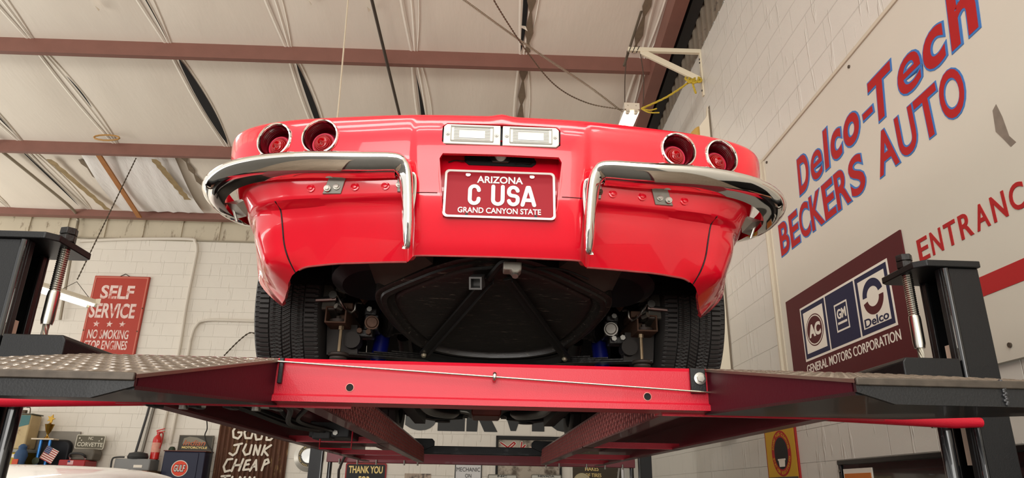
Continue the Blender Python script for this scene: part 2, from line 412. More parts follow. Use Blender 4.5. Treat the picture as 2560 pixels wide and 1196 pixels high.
PR = []
for i, ((x, y), zr) in enumerate(zip(KEYS, ZR)):
    if i <= 1: pr = center
    elif i == 2: pr = lerp_prof(center, outer, .06)
    elif i == 3: pr = outer
    elif i == 4: pr = lerp_prof(outer, outer, 0)
    elif i == 5: pr = [(z, o - (.02 if z < .745 else 0)) for z, o in outer]
    elif i == 6: pr = lerp_prof([(z, o - (.022 if z < .745 else 0)) for z, o in outer], quart, .35); pr[-1] = (.586, -.150)
    elif i == 7: pr = lerp_prof([(z, o - .015 * (z < .745)) for z, o in outer], quart, .75); pr[-1] = (.578, -.158)
    elif i <= 11:
        pr = list(quart); zb = {8: .568, 9: .560, 10: .552, 11: .542}[i]; pr[-1] = (zb, -.172 if i < 11 else -.178)
        pr = [(z + (zr - .983) * max(0, (z - .75) / .23), o) for z, o in pr]
    else:
        zb = .48 if i < 24 else (.56 if i == 24 else .68)
        for wy in (2.735, 5.22):
            if abs(y - wy) < .376: zb = max(zb, .655 + math.sqrt(max(0, .376 ** 2 - (y - wy) ** 2)))
        fr = [0, .012, .05, .13, .25, .36, .45, .48, .5, .6, .72, .84, 1]
        pr = []
        for f in fr:
            z = zr - .005 + (zb - zr) * f; t = max(0, (zr - .05 - z) / .5)
            pr.append((z, -.03 if f == 0 else (0 if f < .03 else .008 * min(1, f * 8) - .10 * t ** 1.5)))
    PR.append(pr)
BOT = {0: (0, 1.80), 1: (.2, 1.807), 2: (.226, 1.812), 3: (.25, 1.857), 4: (.415, 1.885), 5: (.528, 1.925), 6: (.568, 1.95), 7: (.588, 1.975), 8: (.61, 2.02), 9: (.625, 2.07), 10: (.65, 2.14), 11: (.67, 2.2)}
ZB = {6: .586, 7: .581, 8: .572, 9: .562, 10: .552, 11: .542}
DIR = []                                                          # which way the surface tucks under, per key
for i in range(len(KEYS)):
    if i in ZB: PR[i][-1] = (ZB[i], PR[i][-1][1])
    if i in BOT: o = -PR[i][-1][1]; DIR.append(((BOT[i][0] - KEYS[i][0]) / o, (BOT[i][1] - KEYS[i][1]) / o))
    else: DIR.append((-1, 0) if i < 25 else ((-.6, -.8) if i < 27 else (0, -1)))
K = len(KEYS); sl = [0.]
for i in range(1, K): sl.append(sl[-1] + math.hypot(KEYS[i][0] - KEYS[i - 1][0], KEYS[i][1] - KEYS[i - 1][1]))
pl = np.array(KEYS); prf = np.array(PR)                            # K x 13 x 2
def plan(q):
    q = np.asarray(q, float); P = pchip(sl, pl, q)
    T = (pchip(sl, pl, np.clip(q + .006, 0, sl[-1])) - pchip(sl, pl, np.clip(q - .006, 0, sl[-1]))); T /= np.linalg.norm(T, axis=1)[:, None]
    return P, np.stack([T[:, 1], -T[:, 0]], 1)
qs = np.concatenate([np.linspace(0, sl[1], 16)[:-1], np.linspace(sl[1], sl[3], 13)[:-1], np.linspace(sl[3], sl[11], 90)[:-1], np.linspace(sl[11], sl[16], 48)[:-1], np.linspace(sl[16], sl[-1], 70)])
Pq, Nq = plan(qs); Nq[0] = (0, -1); Nq[-1] = (0, 1)
lv = np.arange(13.); ql = np.concatenate([np.linspace(0, 6, 19)[:-1], np.linspace(6, 8, 7)[:-1], np.linspace(8, 12, 13)])
prq = pchip(sl, prf, qs); Dq = pchip(sl, np.array(DIR, float), qs)
def shell_pt(i, sgn):
    col = pchip(lv, prq[i], ql); out = []
    for z, o in col:
        d = Nq[i] * o if o > 0 else -Dq[i] * o
        x = Pq[i][0] + d[0]; y = Pq[i][1] + d[1]
        zc = z + .008 * math.exp(-(x / .022) ** 2) * max(0, (z - .95) / .04)
        out.append((sgn * max(0, x), y, zc))
    return out
b = MB(WM); cols = [shell_pt(i, 1) for i in range(len(qs))]; left = [[(-x, y, z) for x, y, z in c] for c in cols[1:-1]][::-1]
ring = cols + left
b.grid([ring[i] for i in range(len(ring))] + [ring[0]])
# deck: from the ridge in towards the centre line
deck = []
for c in ring + [ring[0]]:
    x, y, z = c[0]; yc = min(5.7, max(2.35, y)); row = []
    for t in (0, .06, .2, .45, .75, 1): row.append((x * (1 - t), y + (yc - y) * t, z + .05 * math.sin(t * PI / 2)))
    deck.append(row)
b.grid(deck[::-1])
body = part('body_shell', b, [CARRED, BLACK], car)
bm = bmesh.new(); bm.from_mesh(body.data); bmesh.ops.remove_doubles(bm, verts=bm.verts, dist=1e-5); bmesh.ops.recalc_face_normals(bm, faces=bm.faces); bm.to_mesh(body.data); bm.free()
sd = body.modifiers.new('thick', 'SOLIDIFY'); sd.thickness = .012; sd.offset = -1; sd.material_offset = 1; sd.material_offset_rim = 0
LAMPS = [(-1, .633), (-1, .500), (1, .500), (1, .633)]
def surf(x, z):                                                    # point and outward normal on the tail, for things fixed to it
    q = np.interp(x, pl[:9, 0], np.array(sl)[:9]); P, N = plan([q]); pr = pchip(sl, prf, np.array([q]))[0]
    o = np.interp(-z, -pr[:, 0], pr[:, 1]); return Vector((P[0][0] + N[0][0] * o, P[0][1] + N[0][1] * o, z)), Vector((N[0][0], N[0][1], 0))
LZ = .917
cuts = []
for s_, x in LAMPS:
    p, n = surf(x, LZ); p.x *= s_; n = Vector((n.x * s_, n.y, -.04)).normalized()
    cuts.append(MB(WM).cyl(p + n * .05, p - n * .08, .046, 40))
cuts.append(MB(WM).prism([(x, 1.5, z) for x, z in ((-.150, .690), (.150, .690), (.166, .846), (.158, .860), (-.158, .860), (-.166, .846))], (0, .31, 0)))
cuts.append(MB(WM).prism([(x, 1.6, z) for x, z in ((-.150, .884), (.150, .884), (.162, .894), (.162, .940), (.150, .950), (-.150, .950), (-.162, .940), (-.162, .894))], (0, .2, 0)))
boolean(body, cuts)
# ---------------------------------------------------------------- tail lamps, reversing lamps, plate
LENS = mat('red_lens', (150, 0, 6), .15, coat=.2, spec=.4)
LENS_IN = mat('red_lens_ribbed', (88, 8, 18), .18, coat=.6)
LENS_RIM = mat('pink_reflector', (190, 20, 56), .35, coat=.1, noise=.25, nscale=120)
CLEAR = mat('clear_lens', (226, 222, 212), .12, coat=1., noise=.05, nscale=30)
MARK = mat('lens_line', (150, 146, 138), .3)
WHITE = mat('white_paint', (240, 236, 228), .45)
for s_, x in LAMPS:
    p, n = surf(x, LZ); p.x *= s_; n = Vector((n.x * s_, n.y, -.04)).normalized()
    b = MB(WM); b.lathe([(.047, -.012), (.0525, -.004), (.054, .003), (.052, .007), (.0485, .008), (.046, .004), (.0445, -.006), (.0445, -.02)], p, n, 48)
    lamp = part('tail_lamp', b, CHROME, car)
    lamp['label'] = 'chrome-ringed round red tail lamp'
    b = MB(WM); pr = [(.0445, .0)]
    for k in range(8): pr += [(.0445 - .0006 * k, -.003 - .006 * k), (.0428 - .0006 * k, -.006 - .006 * k)]
    b.lathe(pr + [(.036, -.054), (.0, -.056)], p, n, 40); part('lamp_bowl', b, LENS_IN, lamp)
    q = p - n * .036 + Vector((0, 0, -.009))
    b = MB(WM); b.lathe([(.0345, -.004), (.0345, .008), (.032, .012), (.028, .012), (.028, .004)], q, n, 36); part('lens_rim', b, LENS_RIM, lamp)
    b = MB(WM); b.lathe([(.028, .004), (.0272, .012), (.025, .012), (.0225, .016), (.020, .016), (.0185, .020), (.016, .020), (.0145, .023), (.011, .024), (.006, .028), (.0015, .036), (0, .037)], q, n, 36); part('lens', b, LENS, lamp)
    e = Vector((-n.y, n.x, 0)).normalized() * (1 if s_ > 0 else -1)
    b = MB(WM); c = q - e * .030 + Vector((0, 0, -.020)); b.lathe([(0, .018), (.005, .017), (.006, .010), (.006, -.002)], c, n, 12); part('lens_screw', b, CHROME, lamp)
# reversing lamps: a black-edged pocket with two clear ribbed lenses
b = MB(WM); y0 = 1.712
b.box(-.165, .165, y0 + .014, y0 + .034, .882, .952); rev = part('reversing_lamp_pocket', b, BLACK, car)
for s_ in (-1, 1):
    b = MB(WM); x0, x1 = (.003, .158) if s_ > 0 else (-.158, -.003)
    b.prism([(x, y0 - .002, z) for x, z in ((x0, .887), (x1 - .008 * s_ * (s_ > 0), .887), (x1, .895), (x1, .939), (x1 - .008 * (s_ > 0), .947), (x0 + (.008 if s_ < 0 else 0), .947), (x0, .939), (x0, .895))], (0, .03, 0))
    l = part('reversing_lamp', b, CLEAR, rev, label='clear ribbed reversing lamp', bevel=.002)
    b = MB(WM)
    for k in range(9): z = .900 + .0045 * k; b.box(x0 + .028, x1 - .028, y0 - .0032, y0, z, z + .0012)
    for z in (.896, .940): b.box(x0 + .020, x1 - .020, y0 - .0042, y0, z - .0015, z + .0015)
    for xx in (x0 + .020, x1 - .020): b.box(xx - .001, xx + .001, y0 - .0042, y0, .896, .941)
    part('lens_ribs', b, MARK, rev)
    for xx in (x0 + .011, x1 - .011):
        b = MB(WM); b.cyl((xx, y0 - .005, .917), (xx, y0, .917), .0052, 12); b.cyl((xx, y0 - .0065, .917), (xx, y0 - .004, .917), .0025, 6); part('lens_screw', b, STEEL, rev)
    b = MB(WM); b.box((x0 + x1) / 2 - .035, (x0 + x1) / 2 + .035, y0 - .0036, y0, .905, .927); part('lens_centre', b, mat('lamp_bulb_glass', (245, 243, 238), .2, coat=1), rev)
# plate pocket with its lamp slot, licence plate
b = MB(WM)
rows = []
for z, d in ((.905, -.004), (.904, .058), (.86, .058), (.79, .056), (.72, .048), (.688, .036)):
    w_ = .168 - max(0, (.80 - z)) * .15
    rows.append([(-w_, 1.722 + (.02 if z < .75 else 0), z), (-w_ + .006, 1.72 + d, z), (w_ - .006, 1.72 + d, z), (w_, 1.722 + (.02 if z < .75 else 0), z)])
b.grid(rows); pocket = part('plate_pocket', b, CARRED, car)
b = MB(WM); b.prism([(x, 1.774, z) for x, z in ((-.088, .856), (.088, .856), (.100, .866), (.100, .874), (.092, .884), (-.092, .884), (-.100, .874), (-.100, .866))], (0, .02, 0)); slot = part('lamp_slot', b, mat('dark_opening', (8, 8, 8), .8), pocket)
b = MB(WM); b.prism([(x, 1.764, z) for x, z in ((-.036, .884), (-.022, .863), (.022, .863), (.036, .884))], (0, .02, 0)); part('lamp_housing', b, STEEL, pocket)
b = MB(WM); b.lathe([(0, .012), (.012, .009), (.017, .0), (.017, -.01)], (0, 1.764, .880), (0, -.8, -.6), 16); part('plate_lamp', b, mat('lamp_dome', (225, 222, 214), .2, coat=.5), pocket)
for xx in (-.095, .09):
    b = MB(WM); b.tube(spline([(xx, 1.776, .870), (xx - .01, 1.766, .862), (xx - .03, 1.771, .866), (xx - .05, 1.772, .860)], 4), .0016, 5); part('lamp_wire', b, GREASY, pocket)
    b = MB(WM); b.cyl((xx, 1.768, .876), (xx, 1.785, .876), .006, 10); part('grommet', b, BLACK, pocket)
PLATE = mat('plate_maroon', (146, 14, 30), .45, spec=.2)
PM = WM @ Matrix.Translation((0, 1.7575, .760)) @ Matrix(((1, 0, 0, 0), (0, .13, -1, 0), (0, 1, .13, 0), (0, 0, 0, 1)))
def rrect(u0, u1, v0, v1, r, w0, n=5):
    out = []
    for cx, cy, a in ((u1 - r, v1 - r, 0), (u0 + r, v1 - r, PI / 2), (u0 + r, v0 + r, PI), (u1 - r, v0 + r, 1.5 * PI)):
        out += [(cx + r * math.cos(a + PI / 2 * k / n), cy + r * math.sin(a + PI / 2 * k / n), w0) for k in range(n + 1)]
    return out
b = MB(PM); b.prism(rrect(-.1525, .1525, -.075, .075, .012, 0), (0, 0, .002)); plate = part('license_plate', b, PLATE, car, label='maroon plate with raised white lettering')
b = MB(PM); o_ = rrect(-.1515, .1515, -.074, .074, .012, .002); i_ = rrect(-.1455, .1455, -.068, .068, .009, .002)
b.grid([o_, [(p[0], p[1], .0042) for p in o_], [(p[0], p[1], .0042) for p in i_], i_], True); part('plate_border', b, WHITE, plate)
b = MB(PM)
b.text('ARIZONA', -.063, .063, .034, .056, .002, .0042, bold=.02)
def arc(cu, cv, ru, rv, a0, a1, n=9): return [(cu + ru * math.cos(math.radians(a0 + (a1 - a0) * k / n)), cv + rv * math.sin(math.radians(a0 + (a1 - a0) * k / n))) for k in range(n + 1)]
for pts in ([(-.057, .010)] + arc(-.069, .010, .012, .013, 0, 180) + arc(-.069, -.018, .012, .013, 180, 360) + [(-.057, -.016)],
            [(-.018, .024), (-.018, -.018)] + arc(-.005, -.018, .013, .013, 180, 360) + [(.008, .024)],
            arc(.037, .010, .012, .013, 10, 180) + arc(.037, .006, .012, .010, 180, 250) + arc(.037, -.012, .012, .008, 70, 0) + arc(.037, -.018, .012, .013, 0, -170),
            [(.062, -.031), (.076, .024), (.080, .024), (.094, -.031)], [(.067, -.016), (.089, -.016)]):
    b.stroke(pts, .0105, .002, .0045)
b.text('GRAND CANYON STATE', -.112, .112, -.060, -.043, .002, .0042, bold=.014); part('lettering', b, WHITE, plate, smooth=0)
for u, v in ((-.088, .058), (.088, .058)):
    b = MB(PM); b.disc(u, v, .007, .006, .002, .006, 7); part('plate_screw', b, CHROME, plate)
for u, v in ((-.088, -.064), (.098, -.063)):
    b = MB(PM); b.disc(u, v, .004, .004, .002, .0026, 12); part('plate_hole', b, BLACK, plate)
# ---------------------------------------------------------------- chrome bumpers in two halves
def bumper(s_):
    path = [(.2385, 1.752, .597), (.240, 1.744, .606), (.242, 1.727, .66), (.246, 1.712, .73), (.252, 1.698, .785), (.266, 1.690, .812), (.292, 1.688, .8175), (.36, 1.690, .8165), (.43, 1.693, .816), (.52, 1.708, .820), (.605, 1.732, .8235), (.68, 1.762, .826), (.74, 1.795, .826), (.79, 1.835, .824), (.832, 1.885, .819), (.857, 1.945, .814), (.860, 2.01, .809), (.850, 2.07, .806), (.832, 2.13, .804), (.812, 2.175, .803)]
    outs = [(0, -1, .25)] * 5 + [(-.15, -1, .1), (-.05, -1, 0)] + [(0, -1, 0)] * 2 + [(.1, -1, 0), (.2, -1, 0), (.3, -1, 0), (.42, -.9, 0), (.6, -.8, 0), (.8, -.6, 0), (.95, -.3, 0), (1, 0, 0), (1, .15, 0), (1, .3, 0), (1, .35, 0)]
    scl = [.08, .45, .62, .66, .72, .85, .95, 1, 1, 1, 1, 1, 1.02, 1.05, 1.12, 1.15, 1.1, .95, .62, .2]
    P = spline(path, 6); n = len(P); fi = np.linspace(0, len(path) - 1, n)
    O = pchip(np.arange(len(path)), np.array(outs, float), fi); sc = pchip(np.arange(len(path)), np.array(scl, float), fi)
    sec = [(-.050, .016), (-.034, .025), (-.010, .0280), (.007, .0245), (.0165, .016), (.0195, .008), (.0175, .001), (.0105, -.008), (.001, -.0165), (-.010, -.0235), (-.024, -.0275), (-.050, -.0285), (-.047, -.012), (-.046, .008)]
    rows = []
    for i in range(n):
        t = (P[min(i + 1, n - 1)] - P[max(i - 1, 0)]).normalized(); o = Vector(O[i]); o = (o - t * o.dot(t)).normalized(); h = o.cross(t)
        k = sc[i]
        rows.append([(lambda v: (s_ * v.x, v.y, v.z))(P[i] + o * a * (.85 if fi[i] < 5 else 1) * min(1, k + .15 * min(1, k * 3)) + h * c * k * (1. if fi[i] > 5 else .95)) for a, c in sec])
    b = MB(WM); b.grid(rows, True); m_ = len(sec)
    b.add(rows[0], [tuple(range(m_))]); b.add(rows[-1], [tuple(range(m_))[::-1]])
    return part('bumper', b, CHROME, car, label='chrome bumper half curving round the corner', smooth=50)
GALV = mat('bracket_steel', (150, 146, 138), .4, .8, noise=.25, nscale=25)
for s_ in (-1, 1):
    bp_ = bumper(s_)
    # brackets between bumper and body
    for x, w_, d in ((.245, .030, 0), (.452, .044, .012)):
        b = MB(WM); X = lambda v: s_ * v
        b.prism([(X(x + (.018 if x < .3 else .0) - w_ / 2 - d), 1.735 + (x > .3) * .026, .815), (X(x + (.018 if x < .3 else .0) + w_ / 2 - d), 1.735 + (x > .3) * .03, .815), (X(x + .018 * (x < .3) + w_ / 2 + d), 1.758 + (x > .3) * .032, .760), (X(x + .018 * (x < .3) - w_ / 2 + d * .4), 1.758 + (x > .3) * .028, .760)], (0, .006, 0))
        br = part('bumper_bracket', b, GALV, car, label='bare steel bumper bracket', bevel=.001)
        for k in ((0,) if x < .3 else (-.011, .014)):
            b = MB(WM); c = Vector((X(x + .022 * (x < .3) + k + .006), 1.752 + (x > .3) * .028, .778 - (.006 if k > 0 else 0))); b.cyl(c + Vector((0, .006, 0)), c - Vector((0, .002, 0)), .0095, 14); b.cyl(c, c - Vector((0, .007, 0)), .0062, 6); part('bracket_bolt', b, STEEL if not (s_ > 0 and x < .3) else RUST, br)
    for x in (.315, .40, .525):
        p, n = surf(x, .778); p.x *= s_; n = Vector((n.x * s_, n.y, 0))
        b = MB(WM); b.lathe([(.012, -.004), (.012, .002), (.0085, .003), (.0085, .0015), (.006, .0015), (.006, .006), (0, .007)], p, n, 12); part('body_bolt', b, CARRED, car)
    b = MB(WM)                                                    # folded corner bracket inside the wrapped end
    b.add([(s_ * .73, 1.93, .80), (s_ * .815, 1.98, .80), (s_ * .79, 2.02, .765), (s_ * .745, 1.97, .755), (s_ * .77, 1.94, .78)], [(0, 1, 4), (1, 2, 4), (2, 3, 4), (3, 0, 4), (0, 3, 2, 1)]); part('bumper_bracket', b, GALV, car, label='folded steel bracket inside bumper end', smooth=0)
    b = MB(WM); b.cyl((s_ * .80, 1.985, .80), (s_ * .782, 2.0, .748), .004, 8); part('bracket_stud', b, STEEL, car)
    # exhaust bezel beside the upright of the bumper
    b = MB(WM); q = [Vector((s_ * x, y, z)) for x, y, z in ((.244, 1.722, .800), (.229, 1.724, .792), (.226, 1.730, .750), (.230, 1.738, .705), (.238, 1.746, .672), (.246, 1.742, .72))]
    b.tube([p - Vector((0, .004, 0)) for p in spline(q + [q[0]], 4)[:-1]], .0035, 6, closed=True); bz = part('exhaust_bezel', b, CHROME, car, label='chrome-edged exhaust outlet')
    b = MB(WM); b.prism([p - Vector((0, .003, 0)) for p in q], (0, .02, 0)); part('outlet_mouth', b, mat('outlet_red', (120, 14, 26), .3, coat=.6), bz)
    # panel gap between the rear panel and the quarter
    pts = []
    for z in (.752, .738, .70, .66, .62, .585):
        x = np.interp(z, [.585, .62, .66, .70, .738, .752], [.580, .594, .606, .613, .622, .626]); pts.append((x, z))
    path = []
    for x, z in pts:
        # nearest column of the shell
        best = min(range(len(qs)), key=lambda i: min((c[0] - x) ** 2 + (c[2] - z) ** 2 + (0 if c[1] < 2.05 else 9) for c in cols[i]))
        c = min(cols[best], key=lambda c: (c[2] - z) ** 2); path.append((s_ * c[0], c[1] - .001, c[2]))
    b = MB(WM); b.tube(spline(path, 4), .0022, 6); part('panel_gap', b, BLACK, car)
    b = MB(WM); c0 = [c[-1] for c, q in zip(cols, qs) if sl[3] <= q <= sl[6]]; b.tube([(s_ * x, y, z) for x, y, z in c0], .003, 6); part('panel_lip', b, mat('chipped_red_edge', (150, 60, 58), .6, noise=.4, nscale=60), car)
c0 = [c[-1] for c, q in zip(cols, qs) if q <= sl[2]]; b = MB(WM); b.tube([(-x, y, z) for x, y, z in c0[::-1]][:-1] + c0, .0028, 6); part('panel_lip', b, MATS['chipped_red_edge'], car)
for s_ in (-1, 1):
    b = MB(WM); b.tube([(s_ * x, surf(x, .752)[0].y - .0005, .752) for x in (.168, .19, .21, .222)], .0015, 6); part('panel_gap', b, mat('dark_red_gap', (96, 10, 20), .6), car)
# ---------------------------------------------------------------- spare-wheel tub, hitch, straps
TUB = mat('tub_black', (32, 29, 26), .36, noise=.3, nscale=8, bump=.1, bscale=90, stretch=(.7, 5, 5), dark=(112, 104, 92), dscale=24, dthr=.585)
def tubz(y): return .650 - .317 * (y - 1.95)
half = [(0, 1.955), (.10, 1.975), (.19, 2.02), (.27, 2.075), (.345, 2.13), (.376, 2.165), (.380, 2.22), (.360, 2.30), (.325, 2.39), (.255, 2.50), (.17, 2.545), (.09, 2.563), (0, 2.57)]
hp = spline([(x, y, 0) for x, y in half], 6); out = [(p.x, p.y) for p in hp] + [(-p.x, p.y) for p in hp[-2:0:-1]]
cx, cy = 0, 2.27
nrm = Vector((0, .317, 1)).normalized()
b = MB(WM); rows = []
for k, h in ((1.0, .10), (1.0, .02), (1.0, .004), (.985, 0), (.955, 0), (.945, -.007), (.93, -.009), (.90, -.009), (.885, .004), (.865, .010), (.84, .010), (.82, 0), (.80, -.003), (.5, -.006), (.25, -.004), (.0, -.004)):
    rows.append([Vector((cx + (x - cx) * k, cy + (y - cy) * k, tubz(cy + (y - cy) * k))) + nrm * h for x, y in out])
b.grid(rows, True); tub = part('spare_wheel_tub', b, TUB, car, label='black moulded spare wheel carrier', smooth=40)
b = MB(WM); lip = [p for p in hp if p.y > 2.49]; rl = [(-p.x, p.y) for p in lip[::-1]][:-1] + [(p.x, p.y) for p in lip] if False else [(-p.x, p.y) for p in lip] + [(p.x, p.y) for p in lip[::-1]][1:]
rl = sorted(set((round(x, 4), round(y, 4)) for x, y in rl)); b.grid([[(x, y - .012, tubz(y) - .003) for x, y in rl], [(x, y + .008, tubz(y) - .010) for x, y in rl], [(x, y + .026, tubz(y) - .030) for x, y in rl], [(x, y + .035, tubz(y) - .004) for x, y in rl], [(x, y + .03, tubz(y) + .03) for x, y in rl]]); part('tub_lip', b, mat('tub_lip_black', (18, 18, 18), .25, coat=.3), tub)
FLAT = mat('strap_black', (42, 40, 38), .5, .5, noise=.25, nscale=30)
for s_, p0, p1 in ((-1, (-.02, 2.02, .606), (-.245, 2.515, .462)), (1, (.035, 2.02, .606), (.268, 2.515, .462))):
    p0, p1 = Vector(p0), Vector(p1); d = (p1 - p0).normalized(); sd_ = d.cross(nrm).normalized()
    b = MB(WM); b.prism([p0 + sd_ * .014, p0 - sd_ * .014, p1 - sd_ * .014, p1 + sd_ * .014], -nrm * .010)
    b.prism([p0 + sd_ * .017, p0 + sd_ * .012, p1 + sd_ * .012, p1 + sd_ * .017], -nrm * .022); st = part('hitch_strut', b, FLAT, car, bevel=.001)
    b = MB(WM); q = p1 - d * .012 - nrm * .012; b.lathe([(0, .012), (.007, .010), (.011, .004), (.011, 0)], q, -nrm, 12); part('strut_bolt', b, mat('bright_bolt', (205, 196, 170), .3, .9), st)
HP = Vector((-.060, 1.955, .565)); ax = Vector((.10, .85, .35)).normalized(); e1 = Vector((1, -.1, .0)); e1 = (e1 - ax * e1.dot(ax)).normalized(); e2 = ax.cross(e1)
def sq(c, r, dr=0): return [c + e1 * (i * r) + e2 * (j * r) for i, j in ((-1, -1), (1, -1), (1, 1), (-1, 1))]
b = MB(WM); ro, ri, L_ = .0185, .0135, .09
b.grid([sq(HP, ro), sq(HP + ax * L_, ro)], True); b.grid([sq(HP + ax * L_, ri), sq(HP, ri)], True); b.grid([sq(HP, ri), sq(HP, ro)], True); b.grid([sq(HP + ax * L_, ro), sq(HP + ax * L_, 0)], True)
b.add(sq(HP + ax * .06, ri), [(0, 1, 2, 3)])
hitch = part('tow_receiver', b, mat('grey_receiver', (104, 102, 100), .45, .5, noise=.2, nscale=30), car, smooth=0)
b = MB(WM); b.tube(spline([(-.02, 2.02, .60), (.0, 1.97, .615), (.02, 1.93, .625), (.055, 1.92, .628)], 5), .011, 8); part('receiver_arm', b, FLAT, hitch)
b = MB(WM); b.prism([(x, 1.885, z) for x, z in ((.018, .588), (.018, .613), (.070, .613), (.070, .590), (.060, .580), (.045, .580), (.040, .588))], (0, .05, 0)); lt = part('latch_block', b, mat('cast_grey', (168, 163, 152), .5, .5, noise=.2, nscale=30), car, bevel=.004)
b = MB(WM); b.cyl((.052, 1.90, .586), (.052, 1.89, .570), .009, 12); b.cyl((.035, 1.91, .60), (.035, 1.93, .63), .010, 12); part('latch_pin', b, GALV, lt)
b = MB(WM); b.tube(spline([(.07, 1.90, .606), (.10, 1.93, .607), (.13, 1.96, .620), (.20, 1.99, .625), (.28, 2.03, .610)], 5), .004, 6); part('latch_cable', b, FLAT, lt)
for s_ in (-1, 1):                                                # fibre-glass side panels of the tub bay
    b = MB(WM); b.prism([(s_ * .25, 1.90, .66), (s_ * .39, 1.94, .66), (s_ * .385, 2.20, .625), (s_ * .345, 2.13, .60), (s_ * .19, 2.02, .64)], (0, .0, .12)); part('tub_bay_side', b, mat('bare_fibreglass', (66, 58, 50), .75, noise=.25, nscale=20), car)
# ---------------------------------------------------------------- wheels
def tyre_mesh(b, c, s_, tread=True):
    R, W, N_ = .335, .236, (600 if tread else 96)
    ribs = [-.105, -.062, -.056, -.019, -.013, .013, .019, .056, .062, .105]
    prof = [(.21, -.098), (.222, -.110), (.245, -.118), (.275, -.121), (.300, -.119), (.318, -.114), (.328, -.108)]
    xs = []
    for k in range(0, 10, 2):
        a, e = ribs[k], ribs[k + 1]; m_ = 5
        for j in range(m_): xs.append((a + (e - a) * j / (m_ - 1), True, k // 2))
        if k < 8: xs += [(e + .001, False, -1), (ribs[k + 2] - .001, False, -1)]
    rows = []
    def rowat(r, x, mod=None):
        out = []
        for i in range(N_):
            th = 2 * PI * i / N_; rr = r
            if mod:
                ph = mod(x, i)
                if ph: rr -= .0075
            out.append((c[0] + s_ * x, c[1] + rr * math.cos(th), c[2] + rr * math.sin(th)))
        return out
    def slit(x, i):
        rib = 0 if x < -.06 else 4 if x > .06 else 1 if x < -.018 else 3 if x > .018 else 2
        sk = {0: 10, 4: 10, 1: 55, 3: 55, 2: -70}[rib]
        return (int(round(i + x * sk * 2.6 + rib * 1)) % (5 if rib in (0, 4) else 4)) == 0 if tread else False
    for r, x in prof: rows.append(rowat(r, x))
    for x, on, k in xs:
        r = R - .004 * (abs(x) / .105) ** 3
        rows.append(rowat(r if on else r - .009, x, slit if on else None))
    for r, x in prof[::-1]: rows.append(rowat(r, -x))
    b.grid(rows, True)
def wheel(s_, y, tread):
    c = Vector((s_ * .718, y, .667)); b = MB(WM); tyre_mesh(b, c, s_, tread); ty = part('tyre', b, RUBBER, car, smooth=25)
    b = MB(WM); b.lathe([(.212, -.098), (.205, -.10), (.196, -.09), (.19, -.05), (.185, .06), (.19, .09), (.205, .10), (.212, .098)], c, (1, 0, 0), 48)
    b.lathe([(.187, s_ * .05), (.12, s_ * .06), (.06, s_ * .075), (0, s_ * .075)], c, (1, 0, 0), 48); part('rim', b, mat('wheel_rim', (60, 58, 56), .4, .6, noise=.2, nscale=10), ty)
for s_ in (-1, 1):
    wheel(s_, 2.735, True); wheel(s_, 5.22, False)
# ---------------------------------------------------------------- underbody and running gear
b = MB(WM)
b.grid([[(-.70, 1.93, .80), (.70, 1.93, .80)], [(-.57, 2.1, .82), (.57, 2.1, .82)], [(-.57, 3.2, .82), (.57, 3.2, .82)], [(-.57, 3.3, .52), (.57, 3.3, .52)], [(-.57, 4.75, .50), (.57, 4.75, .50)], [(-.57, 4.85, .80), (.57, 4.85, .80)], [(-.57, 6.1, .80), (.57, 6.1, .80)]])
for s_ in (-1, 1):
    for yc in (2.735, 5.22):
        rr = [(yc - .372 * math.cos(PI * k / 10), .66 + .368 * math.sin(PI * k / 10)) for k in range(11)]
        b.grid([[(s_ * .56, y, z) for y, z in rr], [(s_ * .80, y, z) for y, z in rr]])
        b.add([(s_ * .56, y, z) for y, z in rr], [tuple(range(11))])
    b.box(s_ * .57, s_ * .84, 3.13, 4.82, .50, .53)
part('floor_pan', b, BLACK, car)
